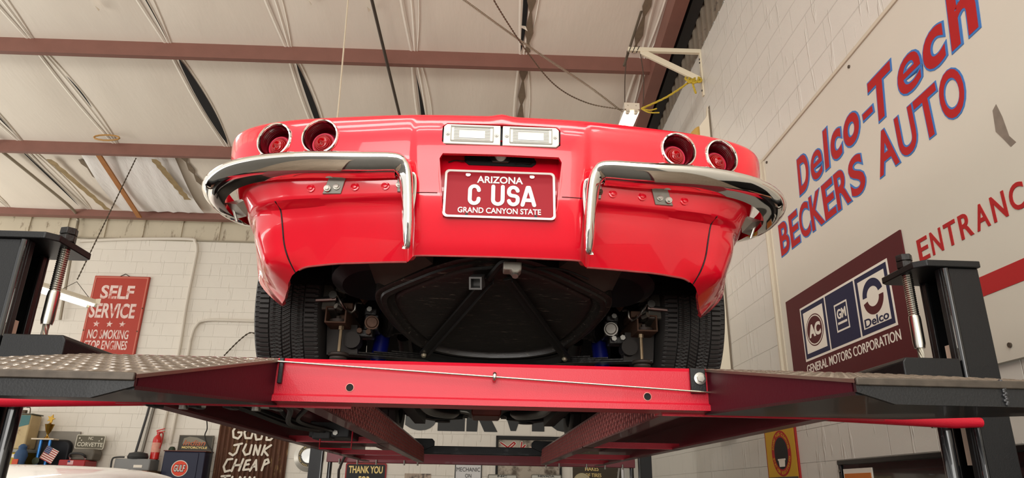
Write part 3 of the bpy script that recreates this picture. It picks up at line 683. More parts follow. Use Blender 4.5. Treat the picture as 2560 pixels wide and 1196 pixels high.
for s_ in (-1, 1):
    b = MB(WM); b.prism([(s_ * .40, y, z) for y, z in ((1.95, .70), (1.95, .76), (2.35, .90), (3.1, .90), (3.35, .52), (4.9, .50), (4.9, .42), (3.25, .43), (2.95, .80), (2.45, .80), (2.1, .70))], (s_ * .07, 0, 0)); part('frame_rail', b, BLACK, car)
    b = MB(WM); b.lathe([(.0, -.02), (.10, -.015), (.135, .01), (.14, .2), (.13, .28)], (s_ * .40, 2.25, .645), (s_ * .1, .25, 1), 28); part('muffler', b, mat('muffler_black', (26, 27, 30), .4, .4, noise=.2, nscale=20), car)
    # half shaft, hub carrier, brake, trailing arm, camber rod, shock, spring end
    b = MB(WM); b.cyl((s_ * .40, 2.60, .585), (s_ * .14, 2.74, .62), .040, 20); b.cyl((s_ * .405, 2.595, .584), (s_ * .375, 2.61, .59), .047, 20); b.cyl((s_ * .395, 2.6, .585), (s_ * .385, 2.605, .586), .052, 20); hs = part('half_shaft', b, GREASY, car)
    b = MB(WM); b.lathe([(0, .008), (.018, .008), (.022, .002), (.026, .002), (.026, -.01)], (s_ * .440, 2.535, .572), (-s_ * .25, -1, 0), 18); part('shaft_cap', b, mat('worn_cap', (120, 92, 76), .5, .5, noise=.4, nscale=60) if s_ < 0 else mat('bright_cap', (186, 180, 170), .4, .7, noise=.2, nscale=60), hs)
    b = MB(WM); b.box(s_ * .415, s_ * .47, 2.54, 2.62, .545, .605); b.box(s_ * .425, s_ * .475, 2.55, 2.60, .60, .632); b.box(s_ * .43, s_ * .49, 2.53, 2.58, .515, .548); hub = part('hub_yoke', b, GREASY, car, bevel=.006)
    for q in ((.45, 2.535, .618), (.445, 2.525, .532), (.478, 2.53, .537)):
        b = MB(WM); b.cyl((s_ * q[0], q[1] - .02, q[2]), (s_ * q[0], q[1] + .02, q[2]), .010, 6); part('yoke_bolt', b, STEEL if q[2] > .6 or s_ > 0 else RUST, hub)
    b = MB(WM); b.cyl((s_ * .575, 2.735, .667), (s_ * .60, 2.735, .667), .165, 40); b.cyl((s_ * .545, 2.70, .65), (s_ * .58, 2.72, .66), .07, 24); part('brake_disc', b, mat('brake_disc', (52, 46, 42), .5, .7, noise=.25, nscale=10), car)
    CALM = WM @ Matrix.Translation((0, -.01, -.065))
    b = MB(CALM); b.prism([(s_ * .555, y, z) for y, z in ((2.44, .655), (2.44, .76), (2.50, .80), (2.58, .80), (2.60, .69), (2.55, .64))], (s_ * .085, 0, 0)); b.cyl((s_ * .535, 2.50, .745), (s_ * .56, 2.50, .745), .03, 18); b.cyl((s_ * .535, 2.48, .68), (s_ * .56, 2.48, .68), .028, 18); cal = part('brake_caliper', b, mat('cast_iron', (88, 84, 76), .5, .6, noise=.35, nscale=30), car, bevel=.006)
    for a_, c_, r_ in (((.520, 2.45, .742), (.60, 2.45, .742), .006), ((.530, 2.44, .72), (.545, 2.40, .72), .008), ((.55, 2.42, .69), (.62, 2.42, .685), .009), ((.56, 2.415, .70), (.56, 2.40, .70), .014), ((.53, 2.42, .655), (.545, 2.40, .66), .010)):
        b = MB(CALM); b.cyl((s_ * a_[0], a_[1], a_[2]), (s_ * c_[0], c_[1], c_[2]), r_, 10); part('caliper_bolt', b, STEEL, cal)
    b = MB(CALM); b.tube(spline([(s_ * .545, 2.41, .70), (s_ * .53, 2.41, .675), (s_ * .515, 2.43, .655), (s_ * .50, 2.46, .65)], 5), .004, 6); b.tube(spline([(s_ * .47, 2.47, .69), (s_ * .485, 2.45, .685), (s_ * .488, 2.45, .66), (s_ * .505, 2.46, .65)], 5), .004, 6); part('brake_line', b, STEEL, cal)
    # square open end of the trailing arm
    b = MB(WM); x0, x1, z0, z1, y0 = .512, .586, .542, .602, 2.42
    def fr(k, y): return [(s_ * (x0 + k), y, z0 + k), (s_ * (x1 - k), y, z0 + k), (s_ * (x1 - k), y, z1 - k), (s_ * (x0 + k), y, z1 - k)]
    b.grid([fr(0, y0 + .30), fr(0, y0), fr(.006, y0), fr(.006, y0 + .10)], True); b.add(fr(.006, y0 + .1), [(0, 1, 2, 3)]); arm = part('trailing_arm', b, RUST, car, smooth=0, bevel=.002)
    b = MB(WM); b.cyl((s_ * .545, 2.46, .545), (s_ * .545, 2.46, .560), .032, 20); b.cyl((s_ * .545, 2.46, .560), (s_ * .545, 2.46, .574), .010, 6); part('arm_bushing', b, mat('bushing', (66, 56, 50), .6, .4), arm)
    b = MB(WM); b.box(s_ * .50, s_ * .585, 2.46, 2.60, .602, .625); b.prism([(s_ * .44, 2.46, .66), (s_ * .49, 2.44, .655), (s_ * .465, 2.45, .625)], (0, .04, 0)); part('arm_bracket', b, RUST, arm, bevel=.003)
    b = MB(WM); b.prism([(s_ * x, 2.53, z) for x, z in ((.48, .45), (.59, .45), (.60, .56), (.49, .56))], (0, .05, 0)); b.cyl((s_ * .50, 2.50, .50), (s_ * .50, 2.56, .50), .03, 18); part('knuckle_plate', b, mat('dark_cast', (40, 34, 30), .6, .4, noise=.3, nscale=20), arm)
    # leaf spring across, long bolt and cushions
    lf = part('leaf_spring', (lambda m: [m.prism([(s_ * x, 2.445 + .26 * (1 - x / .55), z) for x, z in ((0, .478 - .0045 * k), (xe, .462 - .0052 * k + (.520 - xe) * .06), (xe, .4575 - .0052 * k + (.520 - xe) * .06), (0, .4735 - .0045 * k))], (0, .055, 0)) for k, xe in enumerate((.36, .42, .47, .565))][-1])(MB(WM)), GREASY, car, smooth=0)
    b = MB(WM); b.cyl((s_ * .535, 2.47, .545), (s_ * .535, 2.47, .36), .006, 8); b.cyl((s_ * .535, 2.47, .541), (s_ * .535, 2.47, .528), .010, 6); b.cyl((s_ * .535, 2.47, .400), (s_ * .535, 2.47, .386), .013, 6); part('spring_bolt', b, mat('old_bolt', (150, 130, 104), .5, .8, noise=.3, nscale=40), lf)
    for z0, r_ in ((.440, .036), (.427, .030), (.415, .037)):
        b = MB(WM); b.cyl((s_ * .535, 2.47, z0 - .006), (s_ * .535, 2.47, z0 + .006), r_, 22); part('spring_cushion', b, mat('cushion_rubber', (56, 46, 40), .6), lf, bevel=.004)
    b = MB(WM); b.cyl((s_ * .43, 2.66, .40), (s_ * .40, 2.70, .74), .030, 20); b.cyl((s_ * .435, 2.655, .36), (s_ * .43, 2.66, .40), .016, 14); sh = part('shock_absorber', b, mat('shock_blue', (10, 18, 96), .3, coat=.5), car, label='blue shock absorber')
    if s_ < 0:
        d_ = Vector((.03, .04, .34)).normalized(); v_ = Vector((0, -1, .12)).normalized(); TM = WM @ Matrix(((0, 0, 0, -.416), (0, 0, 0, 2.655), (0, 0, 0, .62), (0, 0, 0, 1)))
        TM = WM @ Matrix((( .08, -1, 0, -.412), (-.05, 0, -1, 2.652), (1, .08, -.1, .60), (0, 0, 0, 1)))
        b = MB(TM); b.text('KONI', -.005, .05, -.012, .008, .006, .008, bold=.02); part('lettering', b, mat('shock_yellow', (225, 205, 60), .4), sh)
    b = MB(WM); b.cyl((s_ * .55, 2.60, .40), (s_ * .10, 2.86, .50), .013, 12); part('camber_rod', b, mat('rod_grey', (84, 82, 80), .4, .6, noise=.2, nscale=20), car)
    # exhaust and front end seen under the beam
    b = MB(WM); b.tube(spline([(s_ * .20, 4.9, .50), (s_ * .22, 4.6, .46), (s_ * .30, 4.3, .44), (s_ * .34, 4.0, .44), (s_ * .34, 3.2, .46), (s_ * .36, 2.9, .60)], 6), .03, 12); part('exhaust_pipe', b, mat('pipe_grey', (70, 68, 66), .4, .7, noise=.25, nscale=14), car)
    b = MB(WM); b.cyl((s_ * .57, 5.22, .60), (s_ * .12, 5.25, .53), .035, 14); b.box(s_ * .12, s_ * .52, 5.10, 5.30, .50, .54); b.prism([(s_ * .1, 5.05, .52), (s_ * .56, 5.1, .56), (s_ * .56, 5.1, .50), (s_ * .36, 5.05, .465), (s_ * .18, 5.05, .48)], (0, .14, 0)); part('control_arm', b, BLACK, car)
    b = MB(WM); b.cyl((s_ * .56, 5.0, .50), (s_ * .15, 4.98, .475), .013, 10); part('tie_rod', b, GREASY, car)
    b = MB(WM); b.cyl((s_ * .30, 5.20, .46), (s_ * .30, 5.2, .80), .055, 20); part('coil_spring', b, BLACK, car)
b = MB(WM); b.prism([(x, 2.66, z) for x, z in ((-.13, .54), (-.15, .62), (-.10, .70), (.10, .70), (.15, .62), (.13, .54), (.06, .50), (-.06, .50))], (0, .25, 0)); b.cyl((0, 2.9, .60), (0, 4.4, .60), .035, 16); part('differential', b, GREASY, car, bevel=.01)
b = MB(WM); b.prism([(x, 4.75, z) for x, z in ((-.20, .66), (.20, .66), (.17, .53), (.10, .50), (-.10, .50), (-.17, .53))], (0, .55, 0)); b.cyl((0, 3.9, .60), (0, 4.72, .62), .12, 20, .09); part('engine', b, mat('engine_grey', (66, 66, 64), .5, .4, noise=.25, nscale=14), car)
b = MB(WM); b.prism([(x, 4.70, z) for x, z in ((-.090, .52), (.105, .52), (.105, .475), (.095, .462), (-.080, .462), (-.090, .475))], (0, .35, 0)); pan = part('oil_pan', b, mat('rusty_pan', (118, 44, 30), .5, .2, noise=.35, nscale=16), car, bevel=.008)
for x in (-.085, .1):
    b = MB(WM); b.cyl((x, 4.69, .517), (x, 4.71, .517), .010, 6); part('pan_bolt', b, STEEL, pan)
b = MB(WM); b.cyl((-.33, 4.95, .527), (-.16, 4.95, .517), .006, 8); b.cyl((-.17, 4.95, .517), (-.10, 4.95, .508), .02, 14); part('steering_ram', b, STEEL, car)
b = MB(WM); b.tube(spline([(-.42, 4.93, .50), (-.36, 4.93, .49), (-.30, 4.93, .478), (-.23, 4.93, .482), (-.17, 4.94, .498)], 5), .009, 8); part('steering_hose', b, BLACK, car)
# ================================================================== the four-post lift
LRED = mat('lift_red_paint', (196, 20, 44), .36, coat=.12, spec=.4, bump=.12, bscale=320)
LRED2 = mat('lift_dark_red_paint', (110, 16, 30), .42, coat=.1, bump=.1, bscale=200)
LBLK = mat('lift_black_paint', (20, 20, 21), .42, coat=.06, spec=.35, bump=.1, bscale=260)
TREAD = mat('worn_tread_plate', (120, 108, 95), .42, .6, noise=.3, nscale=9, rnoise=.1)
TREADE = mat('worn_plate_edge', (78, 70, 62), .45, .6, noise=.5, nscale=60)
ZINC = mat('zinc_thread', (196, 192, 182), .25, 1.)
HOSE = mat('rubber_hose', (40, 37, 36), .5)
lift = thing('four_post_lift', 'red and black four-post drive-on lift carrying the red car', 'car lift', (0, 4, -EYE))
RX0, RX1, RT, RB, RY0, RY1 = .475, .965, .33, .208, 1.93, 6.0
def lozenge(b, c, d, n, L_, w_, h):      # one raised bar of tread plate
    c, d, n = Vector(c), Vector(d).normalized(), Vector(n).normalized(); t = n.cross(d)
    b.add([c - d * L_, c + t * w_, c + d * L_, c - t * w_, c - d * L_ * .5 + n * h, c + d * L_ * .5 + n * h], [(0, 3, 4), (3, 5, 4), (3, 2, 5), (2, 1, 5), (1, 4, 5), (1, 0, 4)])
for s_ in (-1, 1):
    b = MB(WM); X0, X1 = sorted((s_ * RX0, s_ * RX1))
    b.box(X0 + .0082, X1 - .0082, RY0, RY1, RT - .008, RT)
    b.box(s_ * RX0 if s_ > 0 else -RX0 - .008, s_ * RX0 + .008 if s_ > 0 else -RX0, RY0, RY1, RB, RT)
    b.box(s_ * RX1 - .008 if s_ > 0 else -RX1, s_ * RX1 if s_ > 0 else -RX1 + .008, RY0, RY1, RB, RT)
    for xe, q in ((RX0 + .0082, 1), (RX1 - .0082, -1)): b.box(min(s_ * xe, s_ * (xe + q * .042)), max(s_ * xe, s_ * (xe + q * .042)), RY0, RY1, RB, RB + .007)
    b.cur = 1                                                     # pattern of the plate on the inner flank
    for i in range(118):
        for j in range(6):
            y = RY0 + .05 + i * .0335; z = RB + .014 + j * .018
            if z > RT - .01: continue
            up = (i + j) % 2; lozenge(b, (s_ * RX0, y, z), (0, .35 if up else -.35, 1), (-s_, 0, 0), .011, .0032, .003)
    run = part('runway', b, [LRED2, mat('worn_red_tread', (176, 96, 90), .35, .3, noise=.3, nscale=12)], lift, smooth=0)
    b = MB(WM); b.box(X0 + .20, X0 + .26, RY0, RY1, RT - .05, RT - .008); part('stiffener', b, LRED2, run, smooth=0)
    for yy in (3.55, 4.75, 5.55):
        b = MB(WM); b.box(X0, X1, yy + .02, yy + .03, RB + .0, RB + .03); b.box(X0, X1, yy - .0, yy + .035, RB, RB + .006); part('cross_rib', b, LRED, run, smooth=0)
    b = MB(WM); b.box(X0 - .02, X1 + .10, RY0 - .02, RY0 - .012, RB - .010, RB + .03); b.box(X0 - .02, X1 + .02, RY0 - .02, RY0 + .06, RB - .002, RB + .006); part('end_flange', b, LRED, run, smooth=0)
    # ramp
    x0, x1 = s_ * .56, s_ * 1.10; yn, yf = 1.10, 1.945; ztn, ztf, zbn, zbf = (.158 if s_ < 0 else .178), .332, (.122 if s_ < 0 else .140), .206
    def top(y): return ztn + (ztf - ztn) * (y - yn) / (yf - yn)
    b = MB(WM); rp = [(x0, yn, ztn - .006), (x1, yn, ztn - .006), (x1, yf, ztf - .006), (x0, yf, ztf - .006), (x0, yn, ztn), (x1, yn, ztn), (x1, yf, ztf), (x0, yf, ztf)]
    b.hexa(rp); nv = Vector((0, -(ztf - ztn), yf - yn)).normalized(); dv = Vector((0, yf - yn, ztf - ztn)).normalized()
    for i in range(31):
        for j in range(19):
            y = yn + .016 + i * .0268; x = .56 + .016 + j * .0275 + (.0137 if i % 2 else 0)
            if x > 1.09: continue
            d = Vector((1, 0, 0)) + dv * .55 if (i + j) % 2 else Vector((1, 0, 0)) - dv * .55
            lozenge(b, Vector((s_ * x, y, top(y))), d, nv, .0125, .0036, .0019)
    ramp = part('drive_on_ramp', b, TREAD, lift, label='tread plate drive-on ramp with black nose', smooth=0)
    b = MB(WM); xi = x0 + s_ * .004
    b.prism([(xi, yn + .02, zbn + .02), (xi, yn + .02, ztn + .001), (xi, yf - .05, top(yf - .05) - .006), (xi, yf - .06, zbf - .0)], (s_ * .006, 0, 0)); part('ramp_side', b, mat('ramp_side_red', (72, 14, 28), .5, spec=.2, bump=.05, bscale=100), ramp, smooth=0)
    b = MB(WM); b.prism([(x0, yn, ztn - .005), (x1, yn, ztn - .005), (x1, yn, zbn), (x0 + s_ * .06, yn, zbn), (x0 - s_ * .0, yn, zbn + .018)], (0, .008, 0))
    b.hexa([(x0 + s_ * .002, yn + .0085, zbn + .014), (x1, yn + .0085, zbn), (x1, yf - .06, zbf - .006), (x0 + s_ * .002, yf - .06, zbf - .006), (x0 + s_ * .002, yn + .0085, zbn + .02), (x1, yn + .0085, zbn + .006), (x1, yf - .06, zbf), (x0 + s_ * .002, yf - .06, zbf)])
    part('ramp_nose', b, LBLK, ramp, smooth=0)
    b = MB(WM); b.box(min(x0, x1), max(x0, x1), yn - .004, yn + .004, ztn - .010, ztn + .003); part('nose_edge', b, TREADE, ramp, bevel=.002)
    b = MB(WM)
    for k in range(14): z = zbn + .004 + k * .0028; q = Vector((s_ * .80 + .002 * math.sin(k * 2.3), yn - .001, z)); b.lathe([(.0035, -.002), (.0025, .002), (0, .003)], q, (0, -1, 0), 6)
    part('weld_seam', b, mat('weld_bead', (72, 72, 74), .35, .6), ramp)
    hx = .516 if s_ > 0 else .545; b = MB(WM); b.box(min(s_ * hx, s_ * .556), max(s_ * hx, s_ * .556), 1.836, 1.848, .250, .316); part('hinge_plate', b, LBLK, ramp, bevel=.002)
    if s_ > 0:
        b = MB(WM); q = Vector((.540, 1.836, .288)); b.lathe([(.016, .0), (.016, -.004), (.011, -.005), (.0, -.005)], q, (0, 1, 0), 20); b.cyl(q, q - Vector((0, .012, 0)), .010, 6); part('hinge_bolt', b, STEEL, ramp)
    # hoses, clips and bolts under the runway end
    for x in ((.58, .70, .79, .90) if s_ < 0 else ()):
        b = MB(WM); b.box(s_ * x - .012, s_ * x + .012, RY0 - .012, RY0 + .05, RB - .014, RB); part('hose_clip', b, LBLK, run, bevel=.003)
    for x in ((.63, .82) if s_ < 0 else ()):
        b = MB(WM); b.cyl((s_ * x, RY0 + .01, RB), (s_ * x, RY0 + .01, RB - .018), .012, 14); b.cyl((s_ * x + .005, RY0 + .01, RB - .006), (s_ * x + .05, RY0 + .03, RB - .006), .007, 8); part('flange_bolt', b, STEEL, run)
# the rear cross plate between the runways, its cable and holes
b = MB(WM); prof = [(1.905, .318), (1.86, .318), (1.85, .308), (1.85, .226), (1.838, .220), (1.838, .206), (1.905, .203)]
b.grid([[(-.565, y, z) for y, z in prof], [(.565, y, z) for y, z in prof]]); b.add([(x, y, z) for x in (-.565, .565) for y, z in ((1.86, .31), (1.90, .31), (1.90, .21), (1.86, .21))], [(0, 1, 2, 3), (7, 6, 5, 4)])
beam = part('rear_cross_beam', b, LRED, lift, label='glossy red cross beam', smooth=25)
for x in (-.372, .402):
    b = MB(WM); b.cyl((x, 1.8495, .245 if x < 0 else .240), (x, 1.852, .245 if x < 0 else .240), .0095, 20); part('beam_hole', b, mat('dark_hole', (14, 10, 10), .8), beam)
    b = MB(WM); b.lathe([(.0095, .0), (.0112, .001), (.0095, .002)], (x, 1.8497, .245 if x < 0 else .240), (0, -1, 0), 20); part('hole_edge', b, mat('scraped_edge', (226, 150, 140), .4), beam)
b = MB(WM); b.cyl((-.64, 1.835, .309), (.575, 1.835, .252), .0026, 8); rod = part('release_rod', b, mat('bright_rod', (196, 184, 164), .25, 1.), lift)
b = MB(WM); q = Vector((.0, 1.835, .279)); b.lathe([(.003, -.0045), (.011, -.0045), (.013, -.002), (.013, .002), (.011, .0045), (.003, .0045)], q, (1, 0, -.047), 18); part('rod_collar', b, ZINC, rod)
# pulley box under the left runway, hoses
b = MB(WM); b.box(-.80, -.62, 3.30, 3.75, .215, .285); b.box(-.78, -.70, 3.28, 3.4, .205, .25); pb = part('pulley_box', b, mat('pulley_box_grey', (50, 49, 50), .55, noise=.2, nscale=20), lift, bevel=.006)
b = MB(WM); b.tube([(-.74, 3.27, .205), (-.74, 3.27, .165), (-.60, 3.27, .165), (-.60, 3.27, .25)], .004, 6); part('pulley_guard', b, LRED, pb)
for q in ((-.72, 3.285, .225), (-.68, 3.285, .235)):
    b = MB(WM); b.cyl(q, (q[0], q[1] + .02, q[2]), .012, 6); part('box_bolt', b, STEEL, pb)
for k, (xa, xb, sag) in enumerate(((-.86, -.77, -.03), (-.82, -.75, -.005), (-.72, -.74, -.03), (-.66, -.73, -.008), (-.60, -.70, -.02))):
    b = MB(WM); pts = spline([(xa, 1.95, .235), (xa + .02, 2.3, .232 - sag), (xb - .03, 2.8, .222 - sag), (xb, 3.15, .232 - sag * .4), (xb, 3.35, .245)], 26 if k in (1, 3) else 8)
    b.tube(pts, [.0085 + (.0012 if (i % 2 and k in (1, 3)) else 0) for i in range(len(pts))], 8); part('hydraulic_hose', b, HOSE, lift)
# posts
for s_ in (-1, 1):
    for yy, rear in ((2.08, True), (6.65, False)):
        b = MB(WM); X = lambda a, c: (min(s_ * a, s_ * c), max(s_ * a, s_ * c))
        t = .012; y1 = yy + .20
        zt = .70
        for (a, c, p, q) in ((1.535, 1.547, yy + t + .0003, y1 - t - .0003), (1.425, 1.547, yy, yy + t), (1.475, 1.547, y1 - t, y1), (1.425, 1.437, yy + t + .0003, yy + .035), (1.475, 1.487, y1 - .035, y1 - t - .0003)):
            b.box(*X(a, c), p, q, -EYE, zt)
        po = part('post', b, LBLK, lift, label='black steel lift post', bevel=.003)
        b = MB(WM); b.prism([(s_ * 1.55, yy - .012, zt), (s_ * 1.375, yy - .012, zt), (s_ * 1.345, yy + .02, zt), (s_ * 1.345, yy + .20, zt), (s_ * 1.365, yy + .215, zt), (s_ * 1.55, yy + .215, zt)], (0, 0, .022)); part('top_plate', b, LBLK, po, bevel=.003)
        b = MB(WM); b.cyl((s_ * 1.367, yy + .09, zt + .066), (s_ * 1.367, yy + .09, .56), .0145, 16)
        n_ = 46; b.tube([(s_ * 1.367, yy + .09, .70 - .0034 * i) for i in range(n_)], [.0145 + (.0018 if i % 2 else 0) for i in range(n_)], 14); part('threaded_rod', b, ZINC, po)
        for z in (zt + .022, zt + .046):
            b = MB(WM); b.cyl((s_ * 1.367, yy + .09, z), (s_ * 1.367, yy + .09, z + .022), .026, 6); part('lock_nut', b, GREASY, po, bevel=.002)
        b = MB(WM); b.lathe([(.0, .56), (.017, .56), (.0185, .55), (.0185, .47), (.016, .455), (0, .455)], (s_ * 1.367, yy + .09, 0), (0, 0, 1), 16); part('cable_socket', b, ZINC, po)
        b = MB(WM)
        for k in range(6): b.tube([(s_ * 1.367 + .006 * math.cos(i * .55 + k * PI / 3), yy + .09 + .006 * math.sin(i * .55 + k * PI / 3), .46 - i * .012) for i in range(22)], .004, 5)
        part('lift_cable', b, mat('wire_rope', (186, 180, 166), .35, .9), po)
        b = MB(WM); b.box(*X(1.47, 1.49), yy + .06, yy + .12, .10, .47); part('lock_ladder', b, mat('cream_ladder', (226, 200, 178), .5), po)
        b = MB(WM); b.box(*X(1.49, 1.50), yy + .055, yy + .12, .10, .47); part('ladder_edge', b, mat('ladder_red', (170, 24, 28), .5), po)
        b = MB(WM); b.cyl((s_ * 1.366, yy + .04, -EYE), (s_ * 1.366, yy + .04, .22), .020, 18); part('slide_tube', b, mat('gloss_black_tube', (14, 14, 16), .18, coat=1), po)
        b = MB(WM); b.cyl((s_ * 1.435, yy - .004, -EYE), (s_ * 1.435, yy - .004, .695), .010, 12); part('flange_bead', b, MATS['gloss_black_tube'], po)
        if rear:
            b = MB(WM); b.prism([(s_ * 1.235, yy - .02, .39), (s_ * 1.245, yy - .02, .404), (s_ * 1.415, yy - .02, .404), (s_ * 1.415, yy - .02, .245), (s_ * 1.235, yy - .02, .245)], (0, .33, 0)); part('beam_carriage', b, LBLK, lift, bevel=.004)
            b = MB(WM); b.tube([(s_ * 1.44, yy - .02, .215), (s_ * 1.36, yy - .02, .218), (s_ * .95, yy - .0, .232)], [.014, .022, .02], 12); part('beam_lip', b, LRED, lift)
b = MB(WM); b.box(-1.42, 1.42, 2.06, 2.16, .235, .322); part('rear_crossbar', b, LRED, lift, bevel=.004)
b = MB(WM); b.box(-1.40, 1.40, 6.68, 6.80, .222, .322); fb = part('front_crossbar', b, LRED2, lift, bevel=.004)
b = MB(WM); b.box(-.475, .475, 5.90, 5.96, .272, .336); part('front_stop_bar', b, LBLK, lift, bevel=.004)
for s_ in (-1, 1):
    b = MB(WM); b.prism([(s_ * x, 5.88, z) for x, z in ((.47, .30), (.39, .335), (.39, .37), (.41, .39), (.60, .39), (.60, .30))], (0, .01, 0)); part('wheel_stop', b, LBLK, lift, bevel=.003)
    for x in (1.28, 1.12, .95, .70, .58): 
        b = MB(WM); b.cyl((s_ * x, 6.66, .25), (s_ * x, 6.665, .205), .008, 8); part('crossbar_bolt', b, STEEL, fb)
# ================================================================== things in the building
RI = m.to_3x3()                                                    # lens axes, to place far things by direction and depth
def ray_b(px, py):
    d = RI @ Vector(((px - 1280) / 1753.28, -(py - 598) / 1753.28, -1)); return BM.to_3x3().inverted() @ d
def bpt(px, py, Y): d = ray_b(px, py); return d * (Y / d.y)         # building coordinates, z from the lens height
def bcl(px, py, dz=0.):
    d = ray_b(px, py); return d * ((4.15 + .13 * YB + dz) / (d.z + .13 * d.y))
def cm(name, *c, **k): return mat(name, c, k.pop('rough', .55), spec=k.pop('spec', .3), **k)
WHT = cm('sign_white', 226, 218, 204, noise=.05, nscale=6); SRED = cm('sign_red', 166, 22, 24, rough=.55, noise=.1, nscale=12, dark=(214, 196, 180), dscale=60, dthr=.72)
SBLUE = cm('sign_blue_outline', 58, 112, 176); NAVY = cm('sign_navy', 26, 26, 60, rough=.55); MAROON = cm('sign_maroon', 78, 14, 20, rough=.55, noise=.08, nscale=4)
# --- the big painted shop board on the right wall
board = thing('shop_sign', 'large cream painted sign board with red lettering on the right wall', 'sign', (-3.0, .51, 0), RW)
b = MB(RW); b.rect(-4.655, -1.1, .505, 2.352, .0, .025); part('panel', b, cm('sign_board_cream', 202, 196, 182, rough=.4, noise=.05, nscale=1.4, dark=(120, 104, 88), dscale=2.3, dthr=.74), board)
b = MB(RW); b.rect(-4.70, -1.1, 2.345, 2.37, .0, .035); b.rect(-4.70, -4.65, .505, 2.36, 0, .033); b.rect(-4.72, -4.695, .505, 2.38, 0, .05); part('edge_strip', b, cm('edge_strip_cream', 196, 186, 166), board, bevel=.003)
def two_tone(t, u0, u1, v0, v1, bold, shear=0., out=.012):
    b = MB(RW); b.text(t, u0 - out * .6, u1 + out * 1.2, v0 - out, v1 + out * .6, .0255, .0275, bold + .028, shear); part('letter_outline', b, SBLUE, board, label='blue letter outline', smooth=0)
    b = MB(RW); b.text(t, u0, u1, v0, v1, .0262, .0285, bold, shear); part('lettering', b, SRED, board, label='red painted lettering', smooth=0)
for t, u0, u1, v0, v1, sh in (('D', -4.15, -3.985, 1.85, 2.095, .12), ('e', -3.955, -3.80, 1.85, 2.03, .121), ('l', -3.775, -3.695, 1.855, 2.10, .12), ('c', -3.68, -3.545, 1.855, 2.03, .12), ('o', -3.52, -3.345, 1.855, 2.035, .12), ('-', -3.30, -3.20, 1.925, 1.96, .0), ('T', -3.215, -2.985, 1.845, 2.095, .15), ('e', -2.955, -2.765, 1.845, 2.03, .12), ('c', -2.74, -2.575, 1.845, 2.03, .12), ('h', -2.55, -2.36, 1.845, 2.11, .12)):
    two_tone(t, u0, u1, v0, v1, .008 if t == 'e' else .03, sh)
for t, u0, u1 in (('B', -4.535, -4.385), ('E', -4.36, -4.225), ('C', -4.205, -4.06), ('K', -4.04, -3.87), ('E', -3.86, -3.72), ('R', -3.70, -3.54), ('S', -3.53, -3.375), ('A', -3.24, -3.055), ('U', -3.04, -2.89), ('T', -2.875, -2.70), ('O', -2.69, -2.53)):
    two_tone(t, u0, u1, 1.558, 1.785, .02, 0, .008)
for k, t in enumerate('ENTRANCE'):
    u = -3.045 + k * .102; b = MB(RW); b.text(t, u, u + .080, 1.035, 1.142, .0255, .028, .015); part('lettering', b, SRED, board, label='red painted lettering', smooth=0)
b = MB(RW); b.rect(-2.95, -1.6, .775, .855, .0252, .027); part('stripe', b, cm('stripe_red', 168, 24, 28, rough=.4), board)
b = MB(RW); b.prism([(u, v, .0253) for u, v in ((-2.41, 1.47), (-2.385, 1.485), (-2.37, 1.42), (-2.36, 1.33), (-2.335, 1.29), (-2.365, 1.285), (-2.39, 1.33), (-2.42, 1.38))], (0, 0, .001)); part('torn_patch', b, cm('torn_grey', 128, 116, 104, noise=.3, nscale=20), board)
for u, v in ((-3.35, 2.30), (-4.60, 2.31), (-2.6, .56), (-4.4, .56)):
    b = MB(RW); b.cyl((u, v, .025), (u, v, .032), .010, 8); part('board_screw', b, cm('old_screw', 90, 80, 70, metal=.6), board)
# --- maroon makers' sign
gs = thing('parts_sign', 'maroon square sign with three logo panels on the cream board', 'sign', (-3.85, .60, .026), RW)
b = MB(RW); b.rect(-4.548, -3.147, .60, 1.236, .0262, .034); part('panel', b, MAROON, gs)
b = MB(RW); b.rect(-4.345, -3.293, .796, 1.138, .034, .0352); part('white_field', b, WHT, gs)
for u0, u1, nm in ((-4.330, -4.005, 0), (-3.988, -3.648, 1), (-3.630, -3.308, 2)):
    b = MB(RW); b.rect(u0, u1, .810, 1.124, .0352, .0362); pn = part('logo_panel', b, NAVY, gs)
    if nm != 1: b = MB(RW); b.rect(u0 + .028, u1 - .028, .838, 1.096, .0362, .037); part('logo_field', b, WHT, pn)
    uc = (u0 + u1) / 2
    if nm == 0:
        b = MB(RW); b.disc(uc, .965, .118, .098, .037, .0376, 40); part('oval', b, MAROON, pn)
        b = MB(RW); b.ring(uc, .965, .110, .091, .007, .0376, .0382); part('oval_line', b, WHT, pn)
        b = MB(RW); b.text('AC', uc - .080, uc + .080, .925, 1.005, .0376, .0386, .05); part('lettering', b, WHT, pn, smooth=0)
    elif nm == 1:
        b = MB(RW); o = rrect(uc - .075, uc + .075, .885, 1.045, .002, .0362); i = rrect(uc - .066, uc + .066, .895, 1.035, .002, .0362)
        b.grid([o, [(p[0], p[1], .0372) for p in o], [(p[0], p[1], .0372) for p in i], i], True); part('square_line', b, WHT, pn, smooth=0)
        b = MB(RW); b.text('GM', uc - .052, uc + .052, .955, 1.012, .0362, .0374, .03); b.rect(uc - .052, uc + .052, .925, .938, .0362, .0374); part('lettering', b, WHT, pn, smooth=0)
    else:
        b = MB(RW); b.ring(uc, .995, .100, .088, .042, .037, .038, PI * .06, PI * 1.0); part('half_ring', b, NAVY, pn)
        b = MB(RW); b.ring(uc, .982, .100, .088, .042, .037, .038, PI * 1.06, PI * 2.0); part('half_ring', b, MAROON, pn, label='maroon lower half of ring')
        b = MB(RW); b.text('Delco', uc - .118, uc + .118, .843, .888, .037, .038, .02); part('lettering', b, NAVY, pn, label='dark lettering', smooth=0)
